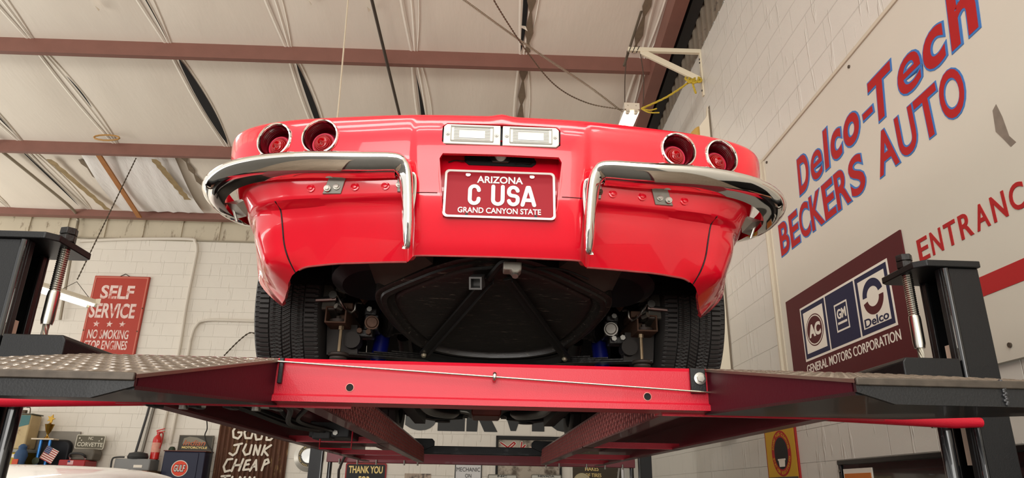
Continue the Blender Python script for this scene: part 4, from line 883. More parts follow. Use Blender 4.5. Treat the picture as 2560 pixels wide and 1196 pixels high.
b = MB(RW); b.text('GENERAL MOTORS CORPORATION', -4.345, -3.285, .722, .775, .034, .0352, .006); part('lettering', b, WHT, gs, label='white lettering', smooth=0)
# --- yellow oval sign, black display board
ys = thing('oval_sign', 'yellow sign with black oval and red border low on the right wall', 'sign', (-4.95, -.3, 0), RW)
YEL = cm('sign_yellow', 196, 152, 34, noise=.08, nscale=5)
b = MB(RW); b.rect(-5.225, -4.69, -.30, .47, 0, .012); part('panel', b, cm('sign_edge_red', 150, 34, 30), ys)
b = MB(RW); b.rect(-5.208, -4.708, -.285, .455, .012, .014); part('field', b, YEL, ys)
b = MB(RW); b.rect(-5.208, -4.708, .06, .125, .014, .0146); part('band', b, cm('band_grey', 70, 66, 60), ys)
b = MB(RW); b.disc(-4.945, .278, .165, .150, .0147, .0155, 44); ov = part('oval', b, SRED, ys)
b = MB(RW); b.disc(-4.945, .278, .115, .105, .0155, .0162, 40); part('oval_centre', b, cm('oval_black', 18, 16, 16), ov)
b = MB(RW)
for txt, a0, a1 in (('SPARK PLUG CLEANING', 165, 15), ('STATION REGISTERED', 195, 345)):
    n = len(txt)
    for k, ch in enumerate(txt):
        if ch == ' ': continue
        a = math.radians(a0 + (a1 - a0) * k / (n - 1)); top_ = a0 < 190; up = Vector((math.cos(a), math.sin(a), 0)) * (1 if top_ else -1); rt = Vector((up.y, -up.x, 0))
        g, f_ = glyphs(ch, .02, 0); c = Vector((-4.945 + .139 * math.cos(a), .278 + .127 * math.sin(a), .0155)); xs_ = [q[0] for q in g]; xm = (min(xs_) + max(xs_)) / 2
        b.add([c + rt * (q[0] - xm) * .03 + up * (q[1] - .35) * .03 + Vector((0, 0, .0005 + (q[2] + .02) * .02)) for q in g], f_)
part('ring_lettering', b, YEL, ov, smooth=0)
b = MB(RW); b.prism([(u, v, .0162) for u, v in ((-5.0, .235), (-4.89, .235), (-4.90, .19), (-4.99, .19))], (0, 0, .001)); b.rect(-5.008, -4.882, .232, .242, .0162, .018); part('tub', b, WHT, ov)
b = MB(RW); b.text('Registered', -5.17, -4.75, -.04, .05, .014, .0152, .01, .2); part('lettering', b, cm('ink', 40, 30, 24), ys, smooth=0)
bb = thing('display_board', 'black framed display board with orange print low on the right wall', 'board', (-3.2, -.7, 0), RW)
b = MB(RW); b.rect(-4.12, -1.5, -.70, .198, 0, .02); part('panel', b, mat('board_gloss_black', (14, 13, 13), .12, coat=.6), bb, bevel=.006)
b = MB(RW); b.rect(-4.12, -1.5, .172, .198, .02, .034); b.rect(-4.12, -4.09, -.70, .19, .02, .03); part('frame', b, mat('frame_black', (10, 10, 10), .25), bb, bevel=.004)
for u0, u1, v1 in ((-4.075, -3.765, .150), (-2.50, -2.2, .150)):
    b = MB(RW); b.rect(u0, u1, -.5, v1, .02, .024); pr = part('print', b, WHT, bb); b = MB(RW); b.rect(u0 + .012, u1 - .012, -.49, v1 - .025, .024, .026); part('print_face', b, cm('print_orange', 196, 112, 46, noise=.15, nscale=9), pr)
for u in (-3.74, -3.61, -3.50, -3.40):
    b = MB(RW); b.rect(u, u + .085, -.2, .065, .02, .023); part('card', b, WHT, bb)
b = MB(RW); b.rect(-3.24, -3.08, -.2, .062, .02, .023); part('card', b, WHT, bb)
b = MB(RW); b.cyl((-4.105, .14, .03), (-4.105, .14, .036), .009, 10); part('frame_screw', b, STEEL, bb)
# --- steel wall bracket with its rope, lamp hung from it
p0, p1, p2 = bpt(1752, 126, 5.93), bpt(1570, 122, 5.93), bpt(1757, 240, 5.93)
CRM = cm('bracket_cream', 222, 212, 186, rough=.35)
wb = thing('wall_bracket', 'cream triangular steel bracket high on the right wall', 'bracket', (2.0, 5.93, 4.0), BM)
b = MB(BM); b.box(1.985, 2.0, 5.91, 5.95, 3.68, 4.21); part('wall_plate', b, CRM, wb, bevel=.002)
b = MB(BM); b.box(p1.x, 1.99, 5.91, 5.95, 4.165, 4.21); part('arm', b, CRM, wb, bevel=.003)
b = MB(BM); q0, q1 = bpt(1600, 128, 5.93), Vector((1.975, 5.93, 3.86)); b.prism([q0 + Vector((0, -.014, .034)), q0 + Vector((0, -.014, -.034)), q1 + Vector((0, -.014, -.034)), q1 + Vector((0, -.014, .034))], (0, .028, 0)); part('brace', b, CRM, wb, bevel=.003)
for z in (4.10, 4.06, 3.74):
    b = MB(BM); b.cyl((1.986, 5.93, z), (1.98, 5.93, z), .010, 8); part('plate_bolt', b, cm('black_bolt', 40, 36, 32), wb)
ROPE = cm('yellow_rope', 188, 162, 52, noise=.35, nscale=90)
def rope(path, r, turns=40):
    P = spline(path, 14); n = len(P); b = MB(BM)
    for k in range(3):
        pts = []
        for i, p in enumerate(P):
            t = (P[min(i + 1, n - 1)] - P[max(i - 1, 0)]).normalized(); a = t.orthogonal().normalized(); c = t.cross(a); th = i * .8 + k * 2 * PI / 3
            pts.append(p + (a * math.cos(th) + c * math.sin(th)) * r * .5)
        b.tube(pts, r * .62, 6)
    return b
kn = Vector((1.90, 5.92, 3.86)); e_ = bpt(1603, 272, 5.95)
rp_ = thing('rope', 'yellow rope tied from the wall bracket to the hanging lamp', 'rope', tuple(e_), BM)
part('rope_line', rope([kn, kn.lerp(e_, .5) + Vector((0, 0, -.03)), e_], .010), ROPE, rp_)
b = MB(BM)
for k in range(5): b.tube([kn + Vector((.045 * math.cos(a) - .03 + .014 * k, .04 * math.sin(a + k), .065 * math.sin(a + k * .9) * (1 if k % 2 else .8))) for a in [2 * PI * j / 16 for j in range(16)]], .0115, 6, closed=True)
part('knot', b, ROPE, rp_)
part('rope_tail', rope([kn, kn + Vector((-.01, -.02, -.08)), kn + Vector((.01, -.02, -.17))], .010), ROPE, rp_)
part('frayed_end', rope([e_, e_ + Vector((.08, -.01, -.02)), e_ + Vector((.15, -.01, .0))], .007), ROPE, rp_)
part('frayed_end', rope([e_, e_ + Vector((.07, -.02, -.05)), e_ + Vector((.17, -.02, -.05))], .007), ROPE, rp_)
# fluorescent lamps
TUBE = mat('lit_tube', (255, 252, 242), .4, emit=7.0)
LHS = cm('lamp_housing_cream', 214, 204, 184, rough=.4)
def lamp_fix(name_label, c0, dirv, L_, kx=1.):
    d = Vector(dirv).normalized(); s = d.cross(Vector((0, 0, 1))).normalized(); u = s.cross(d)
    LM = BM @ Matrix((s, d, u)).transposed().to_4x4(); LM = BM @ Matrix.Translation(c0) @ Matrix((s, d, u)).transposed().to_4x4()
    t = thing('fluorescent_lamp', name_label, 'lamp', (0, 0, 0), LM)
    b = MB(LM); b.box(-.035, .035, 0, L_, -.005, .055); part('housing', b, LHS, t, bevel=.004)
    b = MB(LM); b.grid([[(x, y, z) for y in (0, L_)] for x, z in ((-.075 * kx, -.025), (-.072 * kx, -.02), (-.036, .02), (.036, .02), (.072 * kx, -.02), (.075 * kx, -.025))]); b.grid([[(x, y, z) for y in (0, L_)] for x, z in ((.075 * kx, -.026), (.036, .012), (-.036, .012), (-.075 * kx, -.026))]); part('reflector', b, cm('reflector_white', 232, 226, 212), t)
    for y in (-.004, L_): b = MB(LM); b.box(-.075 * kx, .075 * kx, y, y + .004, -.01, .06); part('end_plate', b, LHS, t, bevel=.001)
    for x in (-.04 * kx, .04 * kx):
        b = MB(LM); b.cyl((x, .03, -.032), (x, L_ - .03, -.032), .017, 14); part('tube', b, TUBE, t)
        for y in (.0, L_ - .03):
            b = MB(LM); b.box(x - .018, x + .018, y, y + .03, -.045, .0); b.cyl((x, y, -.035), (x, y + .03, -.035), .019, 14); part('tube_socket', b, LHS, t, bevel=.002)
            b = MB(LM); b.lathe([(.0185, .03), (.0195, .034), (.0185, .038)] if y < .1 else [(.0185, -.008), (.0195, -.004), (.0185, .0)], (x, y, -.033), (0, 1, 0), 14); part('tube_end', b, cm('tube_end_green', 40, 96, 66), t)
    for k in (-.04, .04): b = MB(LM); b.cyl((k, -.005, .03), (k, -.0065, .03), .004, 8); part('plate_screw', b, STEEL, t)
    return t
la = bpt(1580, 271, 5.95)
lamp_fix('cream fluorescent lamp hung beside the right wall behind the red car', (la.x, 5.95, la.z), (-.03, 1, -.02), 1.22)
lb = bpt(232, 760, 8.75)
lf_ = lamp_fix('lit fluorescent lamp hung on a chain left of the red sign', tuple(lb), (-.36, -.93, .03), 1.22, 1.6)
CH = cm('chain_steel', 120, 108, 92, rough=.4, metal=.7)
def beaded(path, r, step, n=6, ph=2):
    P = spline(path, 10); L_ = [0]
    for a, c in zip(P[:-1], P[1:]): L_.append(L_[-1] + (c - a).length)
    k = int(L_[-1] / step) * ph; out = []; q = np.linspace(0, L_[-1], k + 1); A = np.array([tuple(p) for p in P])
    pts = np.stack([np.interp(q, L_, A[:, j]) for j in range(3)], 1)
    b = MB(BM); b.tube(pts, [r * (1. if i % ph == 0 else .45) for i in range(len(pts))], n); return b
pc = bcl(340, 396, -.22); top_l = lb + Vector((-.08, -.3, .06))
single('lamp_chain', beaded([top_l + Vector((.0, 0, .17)), (pc.x, pc.y, pc.z)], .010, .05), cm('dark_chain', 84, 74, 62, metal=.5), 'dark chain holding the left fluorescent lamp from the roof beam', 'chain')
b = MB(BM); b.tube([lb + Vector((-.02, -.05, .05)), top_l + Vector((0, 0, .14)), lb + Vector((-.17, -.44, .05))], .004, 5); part('hanger_wire', b, MATS['dark_chain'], lf_)
for k, (px, x2) in enumerate(((1568, 1562), (1600, 1608))):
    q = bpt(px, 128, 5.93); e = bpt(x2, 260, 5.97); b = MB(BM); b.tube(spline([q, q.lerp(e, .5) + Vector((.02 if k else -.01, .0, 0)), e], 6), .005, 6)
    single('lamp_wire', b, cm('lamp_wire_brown', 74, 60, 50), ('left' if k == 0 else 'right') + ' wire holding the cream lamp under the wall bracket', 'wire')
b = MB(BM)
for k in range(3): q = bpt(1572 + 10 * k, 124, 5.93); b.tube([q + Vector((.012 * math.cos(a) + .0012 * j, .024 * math.sin(a), .034 * math.cos(a))) for j, a in enumerate([2 * PI * i / 12 for i in range(14)])], .004, 5)
single('tie_wire', b, cm('black_wire', 44, 38, 34), 'black wire wrapped round the tip of the wall bracket', 'wire')
b = MB(BM); q0, q1 = bpt(1612, 0, 6.1), bpt(1560, 165, 6.0); b.cyl(q0 + (q0 - q1) * .4, q1, .013, 8); single('hanging_rod', b, cm('grey_rod', 108, 98, 84, metal=.5), 'thin grey rod hanging at the tip of the wall bracket', 'rod')
single('lamp_chain', beaded([bpt(1225, -30, 4.6), bpt(1240, 10, 4.7), bpt(1318, 130, 5.2), bpt(1390, 215, 5.6), bpt(1470, 258, 5.85), bpt(1558, 274, 5.95)], .0085, .028), CH, 'slack link chain running from the roof to the cream lamp', 'chain')
single('armoured_cable', beaded([bpt(1130, -22, 4.6), bpt(1160, 0, 4.7), bpt(1330, 122, 5.3), bpt(1470, 215, 5.8), bpt(1556, 280, 5.97)], .013, .016), cm('armour_grey', 146, 132, 114, rough=.4, metal=.6), 'grey armoured cable slanting down to the cream lamp', 'cable')
b = MB(BM); b.tube([bpt(872, -25, 5.0), bpt(870, 0, 5.0), bpt(848, 250, 5.05), bpt(840, 330, 5.1)], .0075, 6); single('pull_cord', b, cm('pale_cord', 196, 184, 160), 'pale thin cord hanging from the roof behind the car', 'cord')
b = MB(BM); b.cyl(bcl(915, -60, -.24), bcl(1008, 325, -.24), .017, 10); single('brace_rod', b, cm('brace_grey', 84, 76, 68, metal=.4), 'dark straight brace rod crossing under the roof beam', 'rod')
b = MB(BM); b.tube(spline([bcl(-60, 330, -.10), bcl(0, 375, -.10), bcl(100, 455, -.10), bcl(178, 520, -.10), bpt(194, 545, 10.93), bpt(192, 570, 10.93), bpt(184, 605, 10.93), bpt(150, 800, 10.93)], 8), .022, 8); single('conduit_pipe', b, cm('grey_conduit', 150, 140, 122, rough=.4, metal=.3), 'grey conduit running under the ceiling and down the left of the back wall', 'pipe')
PW = cm('painted_pipe', 214, 205, 190)
b = MB(BM); b.tube(spline([bpt(200, 603, 10.96), bpt(330, 598, 10.96), bpt(470, 598, 10.96), bpt(488, 606, 10.96), bpt(492, 625, 10.96), bpt(487, 655, 10.96), bpt(466, 760, 10.96), bpt(446, 883, 10.96), bpt(400, 1110, 10.96)], 8), .024, 8); single('conduit_pipe', b, PW, 'white painted pipe along the back wall top, bending down right of the red sign', 'pipe')
b = MB(BM); b.tube(spline([bpt(900, 806, 10.96), bpt(640, 803, 10.96), bpt(520, 801, 10.96), bpt(490, 815, 10.96), bpt(476, 850, 10.96), bpt(470, 884, 10.96), bpt(425, 1110, 10.96)], 8), .022, 8); single('conduit_pipe', b, PW, 'white painted pipe turning from level to upright low on the back wall', 'pipe')
b = beaded([bpt(560, 890, 10.9), bpt(600, 850, 10.9), bpt(628, 832, 10.9), bpt(650, 845, 10.9)], .014, .06); single('wall_chain', b, MATS['dark_chain'], 'short dark chain on the back wall beside the left rear tyre', 'chain')
# lath and patch under the roof
b = MB(BM); q0, q1 = bcl(245, 388, -.16), bcl(348, 545, -.16); d = (q1 - q0).normalized(); s = d.cross(Vector((0, 0, 1))).normalized() * .035; b.prism([q0 - s, q0 + s, q1 + s, q1 - s], (0, 0, .025)); single('wood_lath', b, cm('orange_wood', 168, 112, 62, noise=.2, nscale=10), 'orange wooden lath nailed between two roof beams', 'board')
b = MB(BM); rows = []
for i in range(13):
    y = 8.93 + 1.7 * i / 12; rows.append([(-5.9 + 1.3 * j / 16 + .12 * math.sin(y), y, roof_z(y) - .06 - .04 * math.sin(PI * i / 12) + .012 * math.sin(j * 2.3 + y * 3)) for j in range(17)])
b.grid(rows); single('ceiling_patch', b, cm('white_plastic', 232, 228, 222, rough=.3, bump=.5, bscale=9, stretch=(4, .7, 1)), 'white crinkled plastic sheet patching the ceiling at left', 'sheet', smooth=60)
for k, (a, e, nm) in enumerate((((122, 398), (270, 525), 'left'), ((385, 398), (470, 500), 'right'))):
    b = MB(BM); n = 14; r0, r1 = [], []
    for i in range(n + 1):
        t = i / n; q = bcl(a[0] + (e[0] - a[0]) * t, a[1] + (e[1] - a[1]) * t, -.075 if nm == 'left' else -.13); w_ = .035 + .025 * abs(math.sin(i * 1.7)); r0.append(q + Vector((-w_, 0, 0))); r1.append(q + Vector((w_, .01 * math.sin(i * 3), -.004)))
    b.grid([r0, r1]); single('torn_tape', b, cm('torn_tape_brown', 150, 128, 90, noise=.45, nscale=14), 'torn brown tape along the %s edge of the ceiling patch' % nm, 'tape')
b = MB(BM); q = bcl(262, 340, -.10); b.tube([q + Vector((.17 * math.cos(a), .05, .04 * math.sin(a))) for a in [2 * PI * i / 14 for i in range(14)]], .012, 6, closed=True); single('rope_loop', b, cm('orange_rope', 170, 128, 72), 'small orange rope loop over the middle roof beam at left', 'rope')
for px, py, l_ in ((235, 18, .10), (765, 3, .10), (915, 20, .05), (1300, 68, .14)):
    q = bcl(px, py, -.06); b = MB(BM); b.add([q, q + Vector((.05, .02, -.01)), q + Vector((l_ * .6, .0, -.05)), q + Vector((l_ * .4, -.05, -.02)), q + Vector((0, -.03, .0))], [(0, 1, 2, 3, 4)])
    single('paint_flake', b, cm('flake_cream', 226, 216, 198), {235: 'curled cream flake hanging from the ceiling at upper left', 765: 'cream flake at the top edge above the left lamps', 915: 'small flake left of the long brace rod', 1300: 'pointed flake hanging on the open seam near the armoured cable'}[px], 'flake', smooth=0)
# tall panel against the right wall
tp = thing('wall_panel', 'tall cream panel with a yellow curved lip beside the right rear tyre', 'panel', (1.93, 5.9, .5), BM)
b = MB(BM); b.prism([(x, 5.80, z) for x, z in ((1.885, .5), (1.985, .5), (1.985, 3.50), (1.965, 3.38), (1.885, 3.27))], (0, .05, 0)); part('face', b, cm('panel_cream', 222, 212, 190, rough=.4), tp)
b = MB(BM); b.prism([(x, 5.80, z) for x, z in ((1.982, .5), (2.0, .5), (2.0, 3.5), (1.982, 3.44))], (0, .06, 0)); part('edge', b, cm('panel_edge', 120, 108, 92), tp)
b = MB(BM); rows = []
for i in range(9):
    a = PI / 2 * i / 8; x = 1.885 - .10 * math.sin(a); y = 5.80 + .42 * (1 - math.cos(a)); rows.append([(x, y, .5), (x, y, 3.27 - .16 * (i / 8) ** 2)])
b.grid(rows); o = part('curved_lip', b, cm('panel_yellow', 214, 172, 92, rough=.4), tp); sd = o.modifiers.new('thick', 'SOLIDIFY'); sd.thickness = .008
# ================================================================== the back wall
ss = thing('self_service_sign', 'red weathered metal sign with SELF SERVICE in white on the back wall', 'sign', (-5.97, 1.85, 0), BW)
REDM = cm('weathered_red', 172, 62, 48, rough=.45, noise=.1, nscale=5); FADE = cm('faded_white_ink', 226, 200, 190, noise=.12, nscale=20, dark=(190, 96, 82), dscale=7, dthr=.52)
b = MB(BW); b.rect(-6.40, -5.53, 1.80, 3.14, .005, .04); part('panel', b, REDM, ss, bevel=.008)
b = MB(BW); o = rrect(-6.385, -5.545, 1.815, 3.125, .01, .04); i = rrect(-6.365, -5.565, 1.835, 3.105, .01, .04); b.grid([o, [(p[0], p[1], .044) for p in o], [(p[0], p[1], .044) for p in i], i], True); part('raised_rim', b, cm('rim_pink', 196, 110, 92), ss)
for t, u0, u1, v0, v1, bo in (('SELF', -6.25, -5.73, 2.76, 2.985, .03), ('SERVICE', -6.36, -5.65, 2.45, 2.69, .03), ('NO SMOKING', -6.31, -5.68, 2.12, 2.265, .02), ('STOP ENGINES', -6.33, -5.67, 1.955, 2.095, .02)):
    b = MB(BW); b.text(t, u0, u1, v0, v1, .04, .043, bo); part('lettering', b, FADE, ss, smooth=0)
for u in (-6.21, -6.01, -5.81):
    b = MB(BW); b.prism([(u + r * math.sin(2 * PI * k / 10), 2.355 + r * math.cos(2 * PI * k / 10), .04) for k, r in ((k, .055 if k % 2 == 0 else .022) for k in range(10))], (0, 0, .003)); part('star', b, FADE, ss, smooth=0)
for u, v in ((-6.385, 2.25), (-5.56, 2.25), (-5.55, 2.62)):
    b = MB(BW); b.disc(u, v, .012, .012, .04, .046, 8); part('rivet', b, RUST, ss)
b = MB(BW); b.tube([(-6.02, 3.13, .03), (-5.94, 3.185, .012), (-5.86, 3.14, .03)], .006, 5); part('hanging_wire', b, MATS['black_wire'], ss)
sg = thing('wall_lettering', 'huge black word SERVICE painted on the back wall', 'lettering', (0, .84, 0), BW)
for t, u0, u1, c in (('S', -1.31, -.82, 'g'), ('E', -.81, -.40, 'k'), ('R', -.375, .10, 'k'), ('V', .07, .60, 'k'), ('I', .62, .81, 'k'), ('C', .83, 1.31, 'k'), ('E', 1.33, 1.74, 'k')):
    b = MB(BW); b.text(t, u0, u1, .845 + .02 * (u0 > 0), 1.52, .001, .006, .085); part('letter', b, cm('letter_grey', 84, 84, 82) if c == 'g' else cm('letter_black', 50, 50, 49), sg, smooth=0)
ts = thing('thank_you_sign', 'black sign with gold THANK YOU FOR lettering and red edge on the back wall', 'sign', (-1.83, -.5, 0), BW)
b = MB(BW); b.prism(rrect(-2.135, -1.53, -.5, .362, .03, .0), (0, 0, .02)); part('panel', b, cm('sign_rim_red', 150, 44, 46), ts)
b = MB(BW); b.prism(rrect(-2.115, -1.55, -.48, .342, .025, .02), (0, 0, .003)); part('field', b, cm('sign_black', 40, 40, 40), ts)
GOLD = cm('gold_letter', 240, 212, 138)
for t, u0, u1, v0, v1 in (('THANK YOU', -2.085, -1.585, .215, .318), ('FOR', -1.93, -1.76, .07, .175)):
    b = MB(BW); b.text(t, u0, u1, v0, v1, .023, .027, .03); part('lettering', b, GOLD, ts, smooth=0)
ms = thing('mechanic_sign', 'white sign reading MECHANIC ON THE with black side bars on the back wall', 'sign', (-.32, -.5, 0), BW)
b = MB(BW); b.rect(-.522, -.12, -.5, .55, 0, .015); part('panel', b, cm('panel_pale', 216, 214, 212), ms)
b = MB(BW); b.rect(-.522, -.508, -.5, .55, .015, .018); part('side_bar', b, MATS['letter_black'], ms)
b = MB(BW); b.rect(-.134, -.12, -.5, .55, .015, .018); part('side_bar', b, MATS['letter_black'], ms)
for t, u0, u1, v0, v1 in (('CERTIFIED', -.47, -.17, .372, .43), ('MECHANIC', -.497, -.145, .268, .326), ('ON', -.365, -.275, .182, .236), ('THE', -.385, -.26, .10, .155)):
    b = MB(BW); b.text(t, u0, u1, v0, v1, .015, .018, 0); part('lettering', b, cm('dark_red_ink', 96, 30, 34) if t == 'CERTIFIED' else MATS['letter_black'], ms, smooth=0)
fs = thing('framed_sign', 'weathered board with red script in a black frame on the back wall', 'sign', (.57, -.5, 0), BW)
b = MB(BW); b.rect(.10, 1.05, -.48, .77, 0, .02); part('board', b, cm('weathered_board', 176, 164, 148, noise=.25, nscale=3, dark=(92, 80, 68), dscale=4, dthr=.5, stretch=(1, 1, 7)), fs)
for q in ((.08, 1.07, .735, .79), (.08, .115, -.5, .79), (1.035, 1.07, -.5, .79)):
    b = MB(BW); b.rect(*q, 0, .05); part('frame_rail', b, cm('frame_black_wood', 24, 22, 20), fs, bevel=.005)
STR = [[(.15, .69), (.20, .66), (.26, .62), (.30, .66), (.35, .70), (.37, .68), (.33, .64), (.27, .60), (.24, .57)], [(.40, .61), (.37, .58), (.41, .56), (.44, .60)], [(.47, .70), (.45, .57), (.52, .66), (.48, .62), (.54, .56)], [(.60, .62), (.57, .58), (.61, .56), (.64, .61), (.65, .57)], [(.68, .63), (.67, .56), (.72, .63), (.73, .57), (.78, .63), (.79, .57)], [(.82, .62), (.84, .57), (.88, .63), (.90, .60)]]
for wd, w0, mt in ((.034, .020, WHT), (.020, .0212, SRED)):
    for s in STR: b = MB(BW); b.stroke(s, wd, w0, w0 + .001); part('script_stroke', b, mt, fs, smooth=0)
tr = thing('tyre_sign', 'dark brown sign with gold OF TIRES lettering at the right end of the back wall', 'sign', (1.6, -.5, 0), BW)
b = MB(BW); b.rect(1.235, 1.955, -.5, .62, 0, .02); part('panel', b, cm('old_brown_tin', 62, 52, 38, noise=.3, nscale=5, dark=(150, 140, 118), dscale=9, dthr=.62), tr)
for t, u0, u1, v0, v1 in (('MAKES', 1.42, 1.62, .31, .37), ('OF TIRES', 1.42, 1.66, .222, .275), ('& TUBES', 1.46, 1.70, .125, .178)):
    b = MB(BW); b.text(t, u0, u1, v0, v1, .02, .023, .006); part('lettering', b, GOLD, tr, smooth=0)
cb = thing('cork_disc', 'pale ringed disc in front of the brown tyre sign', 'disc', (1.33, .05, .03), BW)
b = MB(BW); b.lathe([(0, .07), (.05, .07), (.06, .06), (.09, .06), (.10, .05), (.125, .05), (.13, .03), (.13, .024)], (1.37, .15, 0), (0, 0, 1), 28); part('rings', b, cm('disc_pale', 176, 164, 130), cb)
b = MB(BW); b.rect(1.96, 1.992, -EYE, .8, 0, .03); single('corner_board', b, cm('corner_white', 222, 220, 220), 'narrow white upright board in the corner of back and right walls', 'board')
b = MB(BW); b.prism([(u, v, .03) for u, v in ((1.84, -.1), (1.87, -.1), (1.945, .39), (1.92, .39))], (0, 0, .012)); single('leaning_stick', b, cm('stick_grey', 150, 146, 138), 'thin grey stick leaning across the edge of the brown tyre sign', 'stick')
for k, (u0, u1, v1, lab, txt) in enumerate(((-.03, .40, .235, 'worn licence plate on the back wall, left below the framed sign', 'NC'), (.61, 1.06, .245, 'worn licence plate on the back wall, right below the framed sign', 'NEVADA'))):
    lp = thing('wall_plate', lab, 'licence plate', ((u0 + u1) / 2, v1 - .22, .05), BW, 'old plates under the framed sign')
    b = MB(BW); b.prism(rrect(u0, u1, v1 - .22, v1, .02, .05), (0, 0, .004)); part('plate', b, cm('plate_pale', 196, 192, 180, noise=.1), lp)
    b = MB(BW); o = rrect(u0, u1, v1 - .22, v1, .02, .054); i = rrect(u0 + .012, u1 - .012, v1 - .208, v1 - .012, .014, .054); b.grid([o, [(p[0], p[1], .058) for p in o], [(p[0], p[1], .058) for p in i], i], True); part('rim', b, cm('plate_rim', 120, 116, 104), lp)
    uc = (u0 + u1) / 2; b = MB(BW); b.text(txt, uc - .05 * len(txt) ** .5, uc + .05 * len(txt) ** .5, v1 - .038, v1 - .012, .054, .057, .03); part('lettering', b, MATS['letter_black'], lp, smooth=0)
b = MB(BW); b.rect(-1.26, -.87, -.1, .226, 0, .006); single('sticker', b, cm('faded_sticker', 176, 158, 140, noise=.5, nscale=9, dark=(84, 74, 70), dscale=8, dthr=.5), 'faded picture sticker on the back wall right of the thank you sign', 'sticker')
dk = thing('dial_disc', 'large pale round dial with ringed lettering on the back wall', 'disc', (-2.69, .44, 0), BW)
b = MB(BW); b.lathe([(0, .05), (.10, .048), (.112, .04), (.115, .03)], (-2.69, .445, 0), (0, 0, 1), 40); part('hub', b, mat('dial_hub', (220, 218, 212), .15, .9), dk)
b = MB(BW); b.lathe([(.115, .034), (.122, .036), (.150, .030), (.152, .026)], (-2.69, .445, 0), (0, 0, 1), 40); part('dark_ring', b, cm('dial_ring', 96, 88, 74), dk)
b = MB(BW); b.lathe([(.152, .03), (.16, .034), (.225, .012), (.228, 0)], (-2.69, .445, 0), (0, 0, 1), 44); part('rim', b, mat('dial_rim', (196, 190, 178), .3, .6), dk)
for k in range(40):
    if k % 5 == 0: continue
    a = 2 * PI * k / 40; b = MB(BW); c, s = math.cos(a), math.sin(a); q = Vector((-2.69 + .137 * c, .445 + .137 * s, .034)); r_ = Vector((c, s, 0)); t_ = Vector((-s, c, 0)); b.prism([q + r_ * .009 + t_ * .003, q + r_ * .009 - t_ * .003, q - r_ * .009 - t_ * .003, q - r_ * .009 + t_ * .003], (0, 0, .004)); part('dial_mark', b, GOLD, dk, smooth=0)
# rusty corrugated sign
js = thing('junk_sign', 'rusty corrugated sheet with hand-painted GOOD JUNK CHEAP on the back wall', 'sign', (-3.53, -.5, 0), BW)
b = MB(BW); rows = []; n = 150
for i in range(n + 1): u = -4.06 + 1.05 * i / n; rows.append([(u, -.5, .03 + .016 * math.sin(i * 2 * PI / 10)), (u, 1.05, .03 + .016 * math.sin(i * 2 * PI / 10))])
b.grid(rows); o = part('sheet', b, mat('rusty_sheet', (92, 58, 40), .75, .2, noise=.35, nscale=2.5, stretch=(5, 1, .8), dark=(168, 140, 92), dscale=3.2, dthr=.57), js); sd = o.modifiers.new('thick', 'SOLIDIFY'); sd.thickness = .003
PNT = cm('brush_paint', 224, 214, 196, noise=.08, nscale=12)
def hand(letters):
    for pts_list in letters:
        b = MB(BW)
        for pts in pts_list: b.stroke(pts, .030, .0475, .053)
        part('brush_letter', b, PNT, js, smooth=0)
hand([[[(-3.72, .84), (-3.80, .86), (-3.85, .78), (-3.83, .69), (-3.76, .67), (-3.72, .72), (-3.72, .76), (-3.77, .76)]], [[(-3.63, .84), (-3.68, .76), (-3.65, .68), (-3.57, .68), (-3.55, .78), (-3.60, .84), (-3.63, .84)]], [[(-3.47, .83), (-3.52, .75), (-3.49, .66), (-3.42, .67), (-3.40, .77), (-3.44, .83), (-3.47, .83)]], [[(-3.34, .84), (-3.34, .66)], [(-3.34, .84), (-3.25, .80), (-3.23, .72), (-3.28, .66), (-3.34, .66)]],
      [[(-3.80, .575), (-3.69, .60)], [(-3.73, .59), (-3.755, .47), (-3.80, .43), (-3.855, .46)]], [[(-3.63, .59), (-3.66, .50), (-3.62, .44), (-3.56, .46), (-3.545, .58)]], [[(-3.50, .445), (-3.49, .58), (-3.435, .445), (-3.415, .58)]], [[(-3.35, .58), (-3.38, .445)], [(-3.26, .585), (-3.36, .51), (-3.29, .44)]],
      [[(-3.80, .38), (-3.87, .37), (-3.91, .27), (-3.88, .20), (-3.81, .22)]], [[(-3.74, .37), (-3.785, .21)], [(-3.64, .38), (-3.68, .22)], [(-3.76, .29), (-3.66, .30)]], [[(-3.54, .37), (-3.59, .36), (-3.62, .23), (-3.54, .24)], [(-3.605, .30), (-3.55, .31)]], [[(-3.52, .22), (-3.45, .37), (-3.43, .23)], [(-3.49, .28), (-3.44, .28)]], [[(-3.35, .23), (-3.32, .37), (-3.28, .385), (-3.26, .34), (-3.335, .30)]],
      [[(-3.92, .135), (-3.80, .145)], [(-3.86, .14), (-3.88, .05)]], [[(-3.76, .13), (-3.79, .05), (-3.73, .06)]], [[(-3.66, .05), (-3.65, .13), (-3.60, .06), (-3.58, .13)]], [[(-3.52, .05), (-3.51, .13), (-3.46, .06), (-3.44, .13)]]])
